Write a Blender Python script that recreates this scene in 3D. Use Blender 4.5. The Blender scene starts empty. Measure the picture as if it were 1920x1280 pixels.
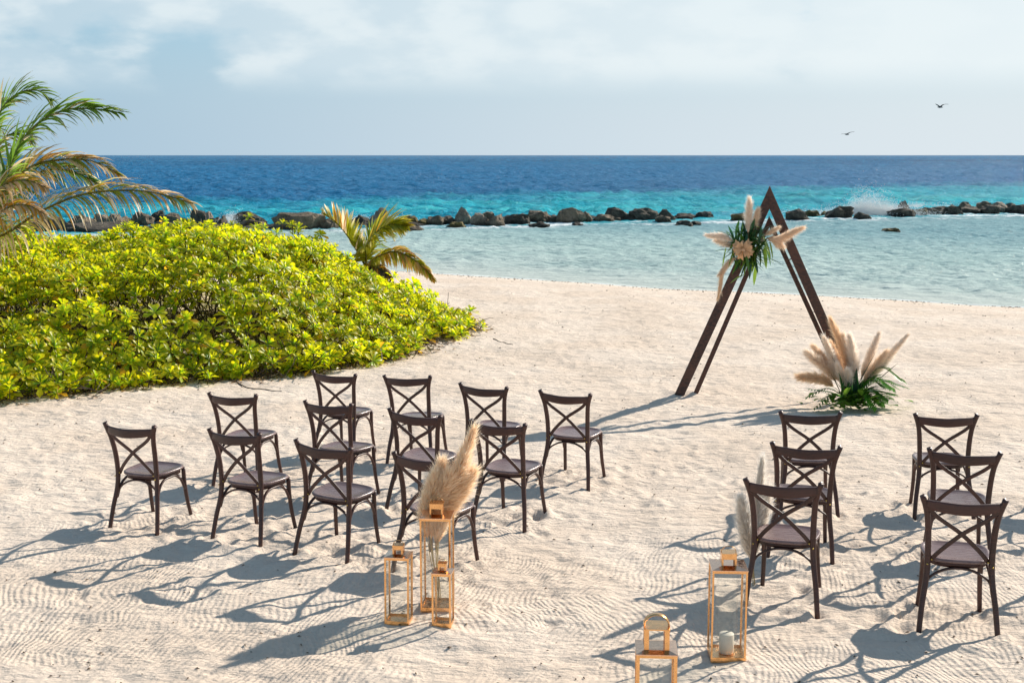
import bpy, bmesh, math, random
import numpy as np
from mathutils import Vector, Matrix, noise as mnoise

R = math.radians
random.seed(7)
rng = np.random.default_rng(7)
scene = bpy.context.scene
COL = scene.collection

# ------------------------------------------------------------------ camera, world, sun, exposure
F = 2400.0; CAMH = 3.045; PITCH = math.atan(349.0 / F)
cam_d = bpy.data.cameras.new('camera'); cam = bpy.data.objects.new('camera', cam_d); COL.objects.link(cam)
cam.location = (0, 0, CAMH); cam.rotation_euler = (R(90) - PITCH, 0, 0)
cam_d.sensor_width = 36; cam_d.lens = F / 1920 * 36; cam_d.clip_start = 0.1; cam_d.clip_end = 60000
scene.camera = cam

SUN_AZ = R(50); SUN_EL = R(32)
SUN_DIR = Vector((math.sin(SUN_AZ) * math.cos(SUN_EL), math.cos(SUN_AZ) * math.cos(SUN_EL), math.sin(SUN_EL)))
sun_d = bpy.data.lights.new('sun', 'SUN'); sun_d.energy = 5.0; sun_d.angle = R(0.6); sun_d.color = (1, .92, .81)
sun = bpy.data.objects.new('sun', sun_d); COL.objects.link(sun)
sun.rotation_euler = SUN_DIR.to_track_quat('Z', 'Y').to_euler()

scene.view_settings.view_transform = 'Standard'; scene.view_settings.look = 'None'
scene.view_settings.exposure = 0.35; scene.view_settings.gamma = 1.0
scene.render.engine = 'CYCLES'

world = bpy.data.worlds.new('World'); scene.world = world; world.use_nodes = True
def build_world():
    nt = world.node_tree; N = nt.nodes; L = nt.links; N.clear()
    out = N.new('ShaderNodeOutputWorld'); bg = N.new('ShaderNodeBackground'); bg.inputs[1].default_value = 0.08
    L.new(bg.outputs[0], out.inputs[0])
    sky = N.new('ShaderNodeTexSky'); sky.sky_type = 'NISHITA'; sky.sun_disc = False
    sky.sun_elevation = SUN_EL; sky.sun_rotation = SUN_AZ; sky.air_density = 1.0; sky.dust_density = 0.6; sky.ozone_density = 1.0
    tc = N.new('ShaderNodeTexCoord')
    sep = N.new('ShaderNodeSeparateXYZ'); L.new(tc.outputs['Generated'], sep.inputs[0])
    def mrange(src, a, b, c=0., d=1., smooth=True):
        m = N.new('ShaderNodeMapRange'); m.interpolation_type = 'SMOOTHSTEP' if smooth else 'LINEAR'
        L.new(src, m.inputs[0]); m.inputs[1].default_value = a; m.inputs[2].default_value = b
        m.inputs[3].default_value = c; m.inputs[4].default_value = d; return m.outputs[0]
    def mix(fac, a, b):
        m = N.new('ShaderNodeMix'); m.data_type = 'RGBA'
        if isinstance(fac, float): m.inputs[0].default_value = fac
        else: L.new(fac, m.inputs[0])
        for i, v in ((6, a), (7, b)):
            if isinstance(v, tuple): m.inputs[i].default_value = v + (1,)
            else: L.new(v, m.inputs[i])
        return m.outputs[2]
    def mul(a, b):
        m = N.new('ShaderNodeMath'); m.operation = 'MULTIPLY'
        for i, v in ((0, a), (1, b)):
            if isinstance(v, float): m.inputs[i].default_value = v
            else: L.new(v, m.inputs[i])
        return m.outputs[0]
    # sea haze lying along the horizon, brighter toward the sun
    dot = N.new('ShaderNodeVectorMath'); dot.operation = 'DOT_PRODUCT'; L.new(tc.outputs['Generated'], dot.inputs[0])
    dot.inputs[1].default_value = (math.sin(SUN_AZ), math.cos(SUN_AZ), 0)
    sunside = mrange(dot.outputs['Value'], .2, 1.0)
    haze = mix(sunside, (3.7, 5.35, 6.7), (7.4, 8.1, 8.5))
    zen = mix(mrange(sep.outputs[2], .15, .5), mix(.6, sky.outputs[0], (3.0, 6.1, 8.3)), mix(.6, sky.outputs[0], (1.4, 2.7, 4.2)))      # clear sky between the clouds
    hz = mrange(sep.outputs[2], .0, .16, 1., .0)
    col = mix(hz, zen, haze)
    # thin cloud bank
    mp = N.new('ShaderNodeMapping'); L.new(tc.outputs['Generated'], mp.inputs[0]); mp.inputs['Scale'].default_value = (1, 1, 2.3)
    mp.inputs['Location'].default_value = (.31, .2, .12)
    n1 = N.new('ShaderNodeTexNoise'); n1.inputs['Scale'].default_value = 7; n1.inputs['Detail'].default_value = 9; n1.inputs['Roughness'].default_value = .5
    L.new(mp.outputs[0], n1.inputs['Vector'])
    n2 = N.new('ShaderNodeTexNoise'); n2.inputs['Scale'].default_value = 22; n2.inputs['Detail'].default_value = 7
    L.new(mp.outputs[0], n2.inputs['Vector'])
    clear = mrange(dot.outputs['Value'], .25, .66, -.035, .16, False)
    s = N.new('ShaderNodeMath'); s.operation = 'ADD'; L.new(n1.outputs[0], s.inputs[0]); L.new(clear, s.inputs[1])
    s2 = N.new('ShaderNodeMath'); s2.operation = 'MULTIPLY_ADD'; L.new(n2.outputs[0], s2.inputs[0]); s2.inputs[1].default_value = .22; L.new(s.outputs[0], s2.inputs[2])
    dens = mrange(s2.outputs[0], .53, .68)
    low = mrange(sep.outputs[2], .040, .070)
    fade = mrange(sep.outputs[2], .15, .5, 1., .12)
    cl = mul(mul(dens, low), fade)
    n3 = N.new('ShaderNodeTexNoise'); n3.inputs['Scale'].default_value = 16; n3.inputs['Detail'].default_value = 8; L.new(mp.outputs[0], n3.inputs['Vector'])
    lit = mix(mrange(n3.outputs[0], .38, .62), (5.0, 6.5, 7.5), (7.4, 8.3, 8.7))
    ccol = mix(sunside, lit, (8.4, 9.1, 9.3))
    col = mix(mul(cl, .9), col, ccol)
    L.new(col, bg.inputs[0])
build_world()

# ------------------------------------------------------------------ helpers
cP, sP = math.cos(PITCH), math.sin(PITCH)
def ray(px, py):
    x = (px - 960) / F; y = (640 - py) / F
    return Vector((x, cP + y * sP, -sP + y * cP))
def at(px, py, D):            # point on that sight line at ground distance D
    r = ray(px, py); return Vector((0, 0, CAMH)) + r * (D / r.y)
def ground(px, py, z=0.0):
    r = ray(px, py); return Vector((0, 0, CAMH)) + r * ((z - CAMH) / r.z)

def tag(o, label=None, cat=None, group=None, kind=None):
    if label: o['label'] = label
    if cat: o['category'] = cat
    if group: o['group'] = group
    if kind: o['kind'] = kind
    return o
def link(name, me, parent=None, mat=None, smooth=False):
    o = bpy.data.objects.new(name, me); COL.objects.link(o)
    if parent is not None: o.parent = parent
    if mat is not None and not me.materials: me.materials.append(mat)
    if smooth and len(me.polygons): me.polygons.foreach_set('use_smooth', [True] * len(me.polygons))
    return o
def empty(name, loc=(0, 0, 0), rz=0):
    o = bpy.data.objects.new(name, None); COL.objects.link(o); o.location = loc; o.rotation_euler = (0, 0, rz)
    o.empty_display_size = .1; return o
def copy_tree(o, parent=None):
    c = o.copy(); COL.objects.link(c)
    if parent is not None: c.parent = parent
    for ch in list(o.children): copy_tree(ch, c)
    return c

class MB:
    """collects plain geometry, with a colour per vertex when given"""
    def __init__(s): s.v = []; s.f = []; s.c = []
    def add(s, vs, fs, col=(1, 1, 1)):
        b = len(s.v); s.v += [tuple(v) for v in vs]; s.f += [tuple(b + i for i in f) for f in fs]
        if isinstance(col, list): s.c += col
        else: s.c += [col] * len(vs)
    def box(s, a, b, col=(1, 1, 1)):
        x0, y0, z0 = a; x1, y1, z1 = b
        vs = [(x0, y0, z0), (x1, y0, z0), (x1, y1, z0), (x0, y1, z0), (x0, y0, z1), (x1, y0, z1), (x1, y1, z1), (x0, y1, z1)]
        s.add(vs, [(0, 3, 2, 1), (4, 5, 6, 7), (0, 1, 5, 4), (1, 2, 6, 5), (2, 3, 7, 6), (3, 0, 4, 7)], col)
    def sweep(s, pts, rad, n=8, w=None, up=(0, 0, 1), col=(1, 1, 1), cap=True):
        """tube along pts; with w the section is a rounded strip w wide (across up x tangent) and 2*rad thick"""
        pts = [Vector(p) for p in pts]; k = len(pts)
        if not isinstance(rad, (list, tuple)): rad = [rad] * k
        up = Vector(up); vs = []
        side0 = None
        for i, p in enumerate(pts):
            t = (pts[min(i + 1, k - 1)] - pts[max(i - 1, 0)]).normalized()
            sd = t.cross(up)
            if sd.length < 1e-4: sd = side0 if side0 is not None else t.cross(Vector((1, 0, 0)))
            sd.normalize(); side0 = sd; u = sd.cross(t).normalized()
            for j in range(n):
                a = 2 * math.pi * (j + .5) / n
                if w is None: q = p + sd * math.cos(a) * rad[i] + u * math.sin(a) * rad[i]
                else:
                    ww = w[i] if isinstance(w, (list, tuple)) else w
                    ca, sa = math.cos(a), math.sin(a)
                    e = .45
                    q = p + sd * (math.copysign(abs(ca) ** e, ca) * rad[i]) + u * (math.copysign(abs(sa) ** e, sa) * ww)
                vs.append(q)
        fs = []
        for i in range(k - 1):
            for j in range(n):
                a = i * n + j; b = i * n + (j + 1) % n
                fs.append((a, b, b + n, a + n))
        if cap: fs.append(tuple(range(n - 1, -1, -1))); fs.append(tuple(range((k - 1) * n, k * n)))
        s.add(vs, fs, col)
    def mesh(s, name, colored=False):
        me = bpy.data.meshes.new(name); me.from_pydata(s.v, [], s.f)
        if colored:
            ca = me.color_attributes.new('tint', 'FLOAT_COLOR', 'POINT')
            arr = np.ones((len(s.v), 4), dtype=np.float32); arr[:, :3] = np.array(s.c, dtype=np.float32); ca.data.foreach_set('color', arr.ravel())
        me.validate(); me.update(); return me
    def obj(s, name, mat, parent=None, smooth=True, colored=False):
        return link(name, s.mesh(name, colored), parent, mat, smooth)

def crom(P, n):
    P = [Vector(p) for p in P]; Q = [P[0] * 2 - P[1]] + P + [P[-1] * 2 - P[-2]]; out = []
    for i in range(1, len(Q) - 2):
        for j in range(n):
            t = j / n; a, b, c, d = Q[i - 1], Q[i], Q[i + 1], Q[i + 2]
            out.append(.5 * ((2 * b) + (c - a) * t + (2 * a - 5 * b + 4 * c - d) * t * t + (3 * b - a - 3 * c + d) * t ** 3))
    out.append(P[-1]); return out

# ------------------------------------------------------------------ materials
class Mat:
    def __init__(s, name):
        s.m = bpy.data.materials.new(name); s.m.use_nodes = True; s.nt = s.m.node_tree; s.N = s.nt.nodes; s.L = s.nt.links
        s.p = s.N['Principled BSDF']; s.out = s.N['Material Output']
    def new(s, t, **kw):
        n = s.N.new(t)
        for k, v in kw.items(): setattr(n, k, v)
        return n
    def set(s, sock, v):
        if hasattr(v, 'is_output') or isinstance(v, bpy.types.NodeSocket): s.L.new(v, sock)
        elif isinstance(v, tuple) and len(v) == 3 and sock.type == 'RGBA': sock.default_value = v + (1,)
        else: sock.default_value = v
    def pos(s): return s.new('ShaderNodeNewGeometry').outputs['Position']
    def objc(s): return s.new('ShaderNodeTexCoord').outputs['Object']
    def noise(s, vec, scale, detail=4, rough=.5, sc=(1, 1, 1)):
        mp = s.new('ShaderNodeMapping'); s.set(mp.inputs[0], vec); mp.inputs['Scale'].default_value = sc
        n = s.new('ShaderNodeTexNoise'); s.L.new(mp.outputs[0], n.inputs['Vector'])
        n.inputs['Scale'].default_value = scale; n.inputs['Detail'].default_value = detail; n.inputs['Roughness'].default_value = rough
        return n.outputs[0]
    def ramp(s, v, a, b, c=0., d=1., smooth=True):
        m = s.new('ShaderNodeMapRange'); m.interpolation_type = 'SMOOTHSTEP' if smooth else 'LINEAR'
        for i, x in enumerate((v, a, b, c, d)): s.set(m.inputs[i], x)
        return m.outputs[0]
    def mix(s, f, a, b, mode='MIX'):
        m = s.new('ShaderNodeMix', data_type='RGBA', blend_type=mode); s.set(m.inputs[0], f); s.set(m.inputs[6], a); s.set(m.inputs[7], b); return m.outputs[2]
    def math(s, op, a, b=0., c=0.):
        m = s.new('ShaderNodeMath', operation=op); s.set(m.inputs[0], a); s.set(m.inputs[1], b); s.set(m.inputs[2], c); return m.outputs[0]
    def bump(s, h, dist, strength=1., normal=None):
        b = s.new('ShaderNodeBump'); s.set(b.inputs['Height'], h); b.inputs['Distance'].default_value = dist; b.inputs['Strength'].default_value = strength
        if normal is not None: s.L.new(normal, b.inputs['Normal'])
        return b.outputs[0]
    def base(s, col, rough=.5, metal=0., spec=.5, normal=None):
        s.set(s.p.inputs['Base Color'], col); s.set(s.p.inputs['Roughness'], rough); s.p.inputs['Metallic'].default_value = metal
        s.p.inputs['Specular IOR Level'].default_value = spec
        if normal is not None: s.L.new(normal, s.p.inputs['Normal'])
        return s.m

def m_sand():
    m = Mat('sand'); P = m.pos()
    big = m.noise(P, .6, 3); mid = m.noise(P, 9, 5, .6); fine = m.noise(P, 260, 3, .7)
    col = m.mix(m.ramp(big, .35, .65), (.72, .59, .475), (.78, .66, .55))
    col = m.mix(m.ramp(mid, .62, .78, 0., .35), col, (.55, .44, .33))
    speck = m.noise(P, 45, 2, .8); col = m.mix(m.ramp(speck, .70, .78, 0., .6), col, (.25, .19, .14))
    # damp sand by the water line
    sep = m.new('ShaderNodeSeparateXYZ'); m.L.new(P, sep.inputs[0])
    wet = m.ramp(m.math('ADD', sep.outputs[2], m.math('MULTIPLY', mid, .03)), -.33, -.27, 1., 0.)
    col = m.mix(m.math('MULTIPLY', wet, .8), col, (.36, .30, .235))
    # comb marks left by the rake: patches with their own direction, bent by a slow warp
    warp = m.new('ShaderNodeTexNoise'); warp.inputs['Scale'].default_value = .9; warp.inputs['Detail'].default_value = 2; m.L.new(P, warp.inputs['Vector'])
    vs = m.new('ShaderNodeVectorMath', operation='MULTIPLY_ADD'); m.L.new(warp.outputs['Color'], vs.inputs[0]); vs.inputs[1].default_value = (.55, .3, 0); m.L.new(P, vs.inputs[2])
    mp = m.new('ShaderNodeMapping'); m.L.new(vs.outputs[0], mp.inputs[0]); mp.inputs['Scale'].default_value = (.6, 1.5, 0)
    vo = m.new('ShaderNodeTexVoronoi'); vo.voronoi_dimensions = '2D'; m.L.new(mp.outputs[0], vo.inputs['Vector']); vo.inputs['Scale'].default_value = 1.05
    cs = m.new('ShaderNodeSeparateColor'); m.L.new(vo.outputs['Color'], cs.inputs[0])
    ang = m.ramp(cs.outputs[0], 0., 1., -.60, .50, False)
    sv = m.new('ShaderNodeSeparateXYZ'); m.L.new(vs.outputs[0], sv.inputs[0])
    u = m.math('ADD', m.math('MULTIPLY', sv.outputs[0], m.math('COSINE', ang)), m.math('MULTIPLY', sv.outputs[1], m.math('SINE', ang)))
    jit = m.noise(P, 1.4, 1)
    ph = m.math('MULTIPLY', m.math('ADD', u, m.math('MULTIPLY', jit, .13)), 2 * math.pi / .042)
    g = m.math('SINE', ph)
    g = m.math('MULTIPLY', g, m.ramp(m.noise(P, 30, 2), .3, .6, .35, 1.))
    zone = m.ramp(m.math('ADD', sep.outputs[1], m.math('MULTIPLY', m.noise(P, .8, 2), 7.)), 12.2, 14.6, 1., .0)
    patch = m.ramp(m.noise(P, .75, 3), .36, .54, .12, 1.)
    amt = m.math('MULTIPLY', zone, patch)
    rk = m.math('MULTIPLY', g, amt)
    lump = m.noise(P, 16, 6, .62)
    streak = m.noise(P, 5, 5, .6, sc=(1, 2.6, 1))
    n = m.bump(rk, .0028); n = m.bump(lump, .022, .8, n); n = m.bump(streak, .075, .6, n); n = m.bump(fine, .0035, .8, n)
    return m.base(col, .95, 0, .15, n)

def m_water():
    m = Mat('sea_water'); P = m.pos(); sep = m.new('ShaderNodeSeparateXYZ'); m.L.new(P, sep.inputs[0]); X, Y = sep.outputs[0], sep.outputs[1]
    nb = m.noise(P, .05, 3, .5); nb2 = m.noise(P, .012, 4)
    # s = distance beyond the breakwater, e = distance beyond the reef edge
    s = m.math('SUBTRACT', Y, m.math('MULTIPLY_ADD', X, .38, 62.))
    e = m.math('SUBTRACT', Y, m.math('MULTIPLY_ADD', X, .75, 97.)); e = m.math('ADD', e, m.math('MULTIPLY', m.math('ADD', m.math('SUBTRACT', nb, .5), m.math('MULTIPLY', m.math('SUBTRACT', m.noise(P, .25, 5, .7, sc=(.5, 1, 1)), .5), .7)), 36.))
    shore = m.math('SUBTRACT', Y, m.math('MULTIPLY_ADD', X, -.60, 35.0))
    lag = m.mix(m.ramp(shore, 0., 20.), (.50, .60, .56), (.42, .57, .54))
    lag = m.mix(m.ramp(m.noise(P, .35, 4, .6, sc=(.5, 1, 1)), .42, .64, 0., .4), lag, (.24, .39, .38))
    lag = m.mix(m.ramp(shore, 12., 34., 0., .65), lag, (.09, .27, .33))
    turq = m.mix(m.ramp(m.noise(P, .12, 4, .6, sc=(.3, 1, 1)), .38, .62), (.008, .33, .47), (.035, .48, .56))
    deep = m.mix(m.ramp(m.noise(P, .02, 5, .65, sc=(.3, 1, 1)), .4, .62), (.005, .095, .23), (.014, .17, .34))
    deep = m.mix(m.ramp(Y, 150., 700.), (.010, .155, .345), deep)
    col = m.mix(m.ramp(s, -2., 3.), lag, turq); col = m.mix(m.ramp(e, -12., 20.), col, deep)
    dep = m.new('ShaderNodeAttribute', attribute_name='tint'); dsep = m.new('ShaderNodeSeparateColor'); m.L.new(dep.outputs['Color'], dsep.inputs[0]); depth = dsep.outputs[0]
    col = m.mix(m.ramp(depth, .0, .45, .75, 0.), col, (.58, .62, .56))
    # foam: along the boulders, at the water's edge, small crests far out
    f1 = m.math('MULTIPLY', m.ramp(m.math('ABSOLUTE', m.math('ADD', s, .3)), .6, 3.4, 1., 0.), m.ramp(m.noise(P, .7, 6, .7, sc=(.5, 1, 1)), .47, .60))
    f2 = m.math('MULTIPLY', m.ramp(s, 1., 9., 1., 0.), m.math('MULTIPLY', m.ramp(s, 0., 1.), m.ramp(m.noise(P, .55, 6, .75, sc=(.25, 1, 1)), .60, .70)))
    f3 = m.math('MULTIPLY', m.ramp(m.noise(P, .16, 8, .72, sc=(.35, 1, 1)), .735, .77), m.ramp(e, 0., 10.))
    f4 = m.math('MULTIPLY', m.ramp(depth, .012, .035, 1., 0.), m.ramp(m.noise(P, 1.6, 5, .6), .40, .55, .10, .65))
    foam = m.math('MINIMUM', m.math('ADD', m.math('ADD', m.math('ADD', f1, f2), f3), f4), 1.)
    col = m.mix(foam, col, (.86, .88, .88))
    # waves, growing coarser with the open sea; ripples in the lagoon
    r1 = m.noise(P, 1.7, 6, .62, sc=(.55, 1, 1)); r2 = m.noise(P, 6., 4, .6, sc=(.6, 1, 1))
    o1 = m.noise(P, .30, 8, .68, sc=(.45, 1, 1)); o2 = m.noise(P, .05, 6, .6, sc=(.4, 1, 1))
    out = m.ramp(s, -4., 8.)
    h = m.math('MULTIPLY_ADD', r2, .035, m.math('MULTIPLY', r1, .16))
    h = m.math('ADD', h, m.math('MULTIPLY', out, m.math('MULTIPLY_ADD', o2, 2.6, m.math('MULTIPLY', o1, 1.5))))
    n = m.bump(h, 1.1)
    df = m.new('ShaderNodeBsdfDiffuse'); m.set(df.inputs[0], col); m.L.new(n, df.inputs['Normal'])
    gl = m.new('ShaderNodeBsdfGlossy'); gl.inputs['Roughness'].default_value = .17; m.L.new(n, gl.inputs['Normal'])
    fr = m.new('ShaderNodeFresnel'); fr.inputs[0].default_value = 1.33; m.L.new(n, fr.inputs['Normal'])
    fac = m.math('MULTIPLY', m.math('MULTIPLY', fr.outputs[0], m.ramp(s, -5., 8., .60, .54)), m.math('SUBTRACT', 1., foam))
    mx = m.new('ShaderNodeMixShader'); m.L.new(fac, mx.inputs[0]); m.L.new(df.outputs[0], mx.inputs[1]); m.L.new(gl.outputs[0], mx.inputs[2]); m.L.new(mx.outputs[0], m.out.inputs[0])
    return m.m

def m_wood(name, a, b, rough=.38, scale=14, sc=(1, 1, 12)):
    m = Mat(name); P = m.objc(); g = m.noise(P, scale, 5, .6, sc=sc); w = m.noise(P, 3, 3)
    info = m.new('ShaderNodeObjectInfo'); col = m.mix(m.ramp(g, .35, .65), a, b); col = m.mix(m.ramp(info.outputs['Random'], 0., 1., 0., .22), col, tuple(min(1, c * k) for c, k in zip(b, (1.7, 1.3, 1.2)))); col = m.mix(m.ramp(w, .5, .75, 0., .4), col, tuple(min(1, c * 1.5) for c in b))
    return m.base(col, m.ramp(g, .3, .7, rough - .06, rough + .12), 0, .5, m.bump(g, .0015))
def m_leaf(name, trans=.45, rough=.42, boost=1.7, spec=.4):
    m = Mat(name); at_ = m.new('ShaderNodeAttribute', attribute_name='tint')
    info = m.new('ShaderNodeObjectInfo'); c = at_.outputs['Color']
    m.base(c, rough, 0, spec)
    tr = m.new('ShaderNodeBsdfTranslucent'); mul = m.mix(1., c, (boost, boost, boost), 'MULTIPLY'); m.L.new(mul, tr.inputs[0])
    mx = m.new('ShaderNodeMixShader'); mx.inputs[0].default_value = trans
    m.L.new(m.p.outputs[0], mx.inputs[1]); m.L.new(tr.outputs[0], mx.inputs[2]); m.L.new(mx.outputs[0], m.out.inputs[0]); return m.m
def m_rock(name, a, b, low):
    m = Mat(name); P = m.pos(); n1 = m.noise(P, 2.2, 6, .65); n2 = m.noise(P, 9, 6, .7)
    col = m.mix(m.ramp(n1, .38, .62), a, b); col = m.mix(m.ramp(n2, .55, .7, 0., .7), col, tuple(c * .35 for c in a))
    sep = m.new('ShaderNodeSeparateXYZ'); m.L.new(P, sep.inputs[0])
    wet = m.ramp(m.math('ADD', sep.outputs[2], m.math('MULTIPLY', n1, .35)), -.15, .12, 1., 0.)
    col = m.mix(m.math('MULTIPLY', wet, .85), col, low)
    vo = m.new('ShaderNodeTexVoronoi', feature='DISTANCE_TO_EDGE'); m.L.new(P, vo.inputs['Vector']); vo.inputs['Scale'].default_value = 2.5
    n = m.bump(n1, .35); n = m.bump(n2, .12, 1., n); return m.base(col, .8, 0, .3, n)
def m_plain(name, col, rough=.5, metal=0., spec=.5, var=.15, scale=25):
    m = Mat(name); g = m.noise(m.objc(), scale, 4)
    c = m.mix(m.ramp(g, .3, .7), tuple(x * (1 - var) for x in col), tuple(min(1, x * (1 + var)) for x in col))
    return m.base(c, m.ramp(g, .3, .7, max(.02, rough - .07), rough + .07), metal, spec, m.bump(g, .0006))
def m_glass():
    m = Mat('clear_glass'); tr = m.new('ShaderNodeBsdfTransparent'); tr.inputs[0].default_value = (.98, .985, .98, 1)
    gl = m.new('ShaderNodeBsdfGlossy'); gl.inputs['Roughness'].default_value = .02; lw = m.new('ShaderNodeLayerWeight'); lw.inputs[0].default_value = .5
    f = m.math('MULTIPLY_ADD', m.math('POWER', lw.outputs['Facing'], 5.), .5, .03); smear = m.noise(m.objc(), 18, 4)
    f = m.math('MULTIPLY_ADD', m.ramp(smear, .5, .7), .03, f); mx = m.new('ShaderNodeMixShader'); m.L.new(f, mx.inputs[0]); m.L.new(tr.outputs[0], mx.inputs[1]); m.L.new(gl.outputs[0], mx.inputs[2])
    m.L.new(mx.outputs[0], m.out.inputs[0]); return m.m

M = dict(sand=m_sand(), water=m_water(),
    wood=m_wood('dark_walnut', (.026, .012, .010), (.070, .027, .020), .38),
    seat=m_wood('seat_walnut_sky_pale', (.13, .088, .086), (.19, .135, .13), .25, 9, (1, 8, 1)),  # paler than the frame wood: sky reflection put into the seat colour
    arch=m_wood('arch_wood', (.030, .014, .010), (.10, .042, .026), .55, 22, (1, 1, 2.2)),
    leaf=m_leaf('naupaka_leaf', .52, .4, 2.0), palm=m_leaf('palm_leaflet', .5, .4, 1.7, .45), green=m_leaf('cut_greenery', .3, .35, 1.5, .4),
    plume=m_leaf('pampas_plume', .5, .9, 1.2, .05), petal=m_leaf('petal', .35, .8, 1.1, .1),
    dark=m_rock('dark_boulder', (.075, .062, .048), (.16, .135, .10), (.016, .016, .014)),
    brown=m_rock('brown_boulder', (.17, .13, .085), (.30, .23, .16), (.026, .023, .018)),
    tan=m_rock('tan_boulder', (.27, .21, .155), (.42, .34, .26), (.05, .042, .032)),
    ochre=m_rock('ochre_boulder', (.13, .10, .035), (.25, .19, .07), (.035, .03, .014)),
    pink=m_rock('pink_boulder', (.40, .30, .24), (.56, .45, .37), (.2, .15, .12)),
    copper=m_plain('polished_copper', (.88, .49, .21), .24, 1., .5, .1), roof=m_plain('brushed_copper', (.80, .50, .33), .16, 1., .5, .1, 60),
    brass=m_plain('brass', (.75, .52, .14), .3, 1.), glass=m_glass(), twig=m_plain('twig_bark', (.085, .062, .048), .85, 0, .2, .4),
    pale=m_plain('driftwood', (.38, .30, .22), .85, 0, .2, .3), wax=m_plain("candle_wax", (.72, .66, .55), .5, 0, .4, .04),
    debris=m_plain('dry_debris', (.16, .11, .075), .9, 0, .2, .4), bird=m_plain('bird_plumage', (.07, .07, .075), .8, 0, .2, .2),
    trunk=m_plain('palm_trunk', (.20, .16, .12), .9, 0, .2, .3), foam=m_plain('white_spray', (.9, .92, .93), .6, 0, .3, .02))

# ------------------------------------------------------------------ terrain
def hash2(ix, iy, s):
    h = (ix.astype(np.int64) * 374761393 + iy.astype(np.int64) * 668265263 + s * 1274126177) & 0xffffffff
    h = ((h ^ (h >> 13)) * 1274126177) & 0xffffffff
    return ((h ^ (h >> 16)) & 0xffff) / 65535.0
def vnoise(x, y, s=0):
    ix = np.floor(x); iy = np.floor(y); fx = x - ix; fy = y - iy
    ux = fx * fx * fx * (fx * (fx * 6 - 15) + 10); uy = fy * fy * fy * (fy * (fy * 6 - 15) + 10)
    def g(dx, dy):
        a = hash2(ix + dx, iy + dy, s) * 2 * np.pi; return np.cos(a) * (fx - dx) + np.sin(a) * (fy - dy)
    a, b, c, d = g(0, 0), g(1, 0), g(0, 1), g(1, 1)
    return (a + (b - a) * ux + (c + (d - c) * ux - a - (b - a) * ux) * uy) * 1.5
def fbm(x, y, s=0, o=4, g=.5):
    t = 0; a = 1.
    for i in range(o): t = t + a * vnoise(x, y, s + i * 17); x = x * 2.03 + 3.1; y = y * 2.03 + 1.7; a *= g
    return t
SHX = np.array([-400, -40, -17, -3.4, 3.5, 11.4, 40, 400.]); SHY = np.array([280, 63, 46, 37.6, 33.0, 28.8, 15, -160.])
WZ = -.35
def shore_y(x): return np.interp(x, SHX, SHY)
def profile(x, y):
    s = (shore_y(x) + .35 * vnoise(x * .35, x * 0 + 3.3, 5) - y) * .85
    return np.where(s > 0, WZ + .36 * (1 - np.exp(-s / 3.2)) , WZ + np.maximum(s * .09, -1.6))
def height(x, y):
    x = np.asarray(x, float); y = np.asarray(y, float)
    dry = np.clip((shore_y(x) - y) / 5, 0.15, 1)
    h = .030 * fbm(x * .45, y * .45, 1, 2) + .016 * fbm(x * 1.7, y * 2.3, 2, 3)
    r = 1 - np.abs(fbm(x * 1.5 + .4 * vnoise(x, y, 9), y * 3.0, 3, 2)) * 2.2
    h += .010 * np.clip(r, 0, 1) ** 3 + .010 * fbm(x * 5, y * 6, 4, 2)
    return profile(x, y) + h * dry
CH = {  # chairs: x, y, turn in degrees
 'A': (-3.066, 10.281, -22.9), 'B': (-2.51, 11.569, -20.), 'C': (-2.123, 9.852, -27.5), 'D': (-1.403, 9.477, -26.8), 'E': (-1.568, 11.014, -28.2),
 'F': (-1.77, 12.764, -23.9), 'G': (-.979, 12.422, -20.), 'H': (-.819, 10.696, -26.), 'I': (-.612, 9.048, -26.), 'J': (-.243, 11.891, -27.),
 'K': (-.065, 10.361, -25.9), 'L': (.526, 11.572, -25.3), 'M': (2.538, 10.664, -7), 'N': (2.199, 9.45, -12.), 'O': (1.851, 8.389, -19.7),
 'P': (3.656, 10.564, -9), 'Q': (3.349, 9.318, -14.), 'R': (2.875, 7.94, -12), 'S': (4.77, 10.5, 0), 'T': (4.50, 9.15, -9), 'U': (3.98, 7.75, -5)}
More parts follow.
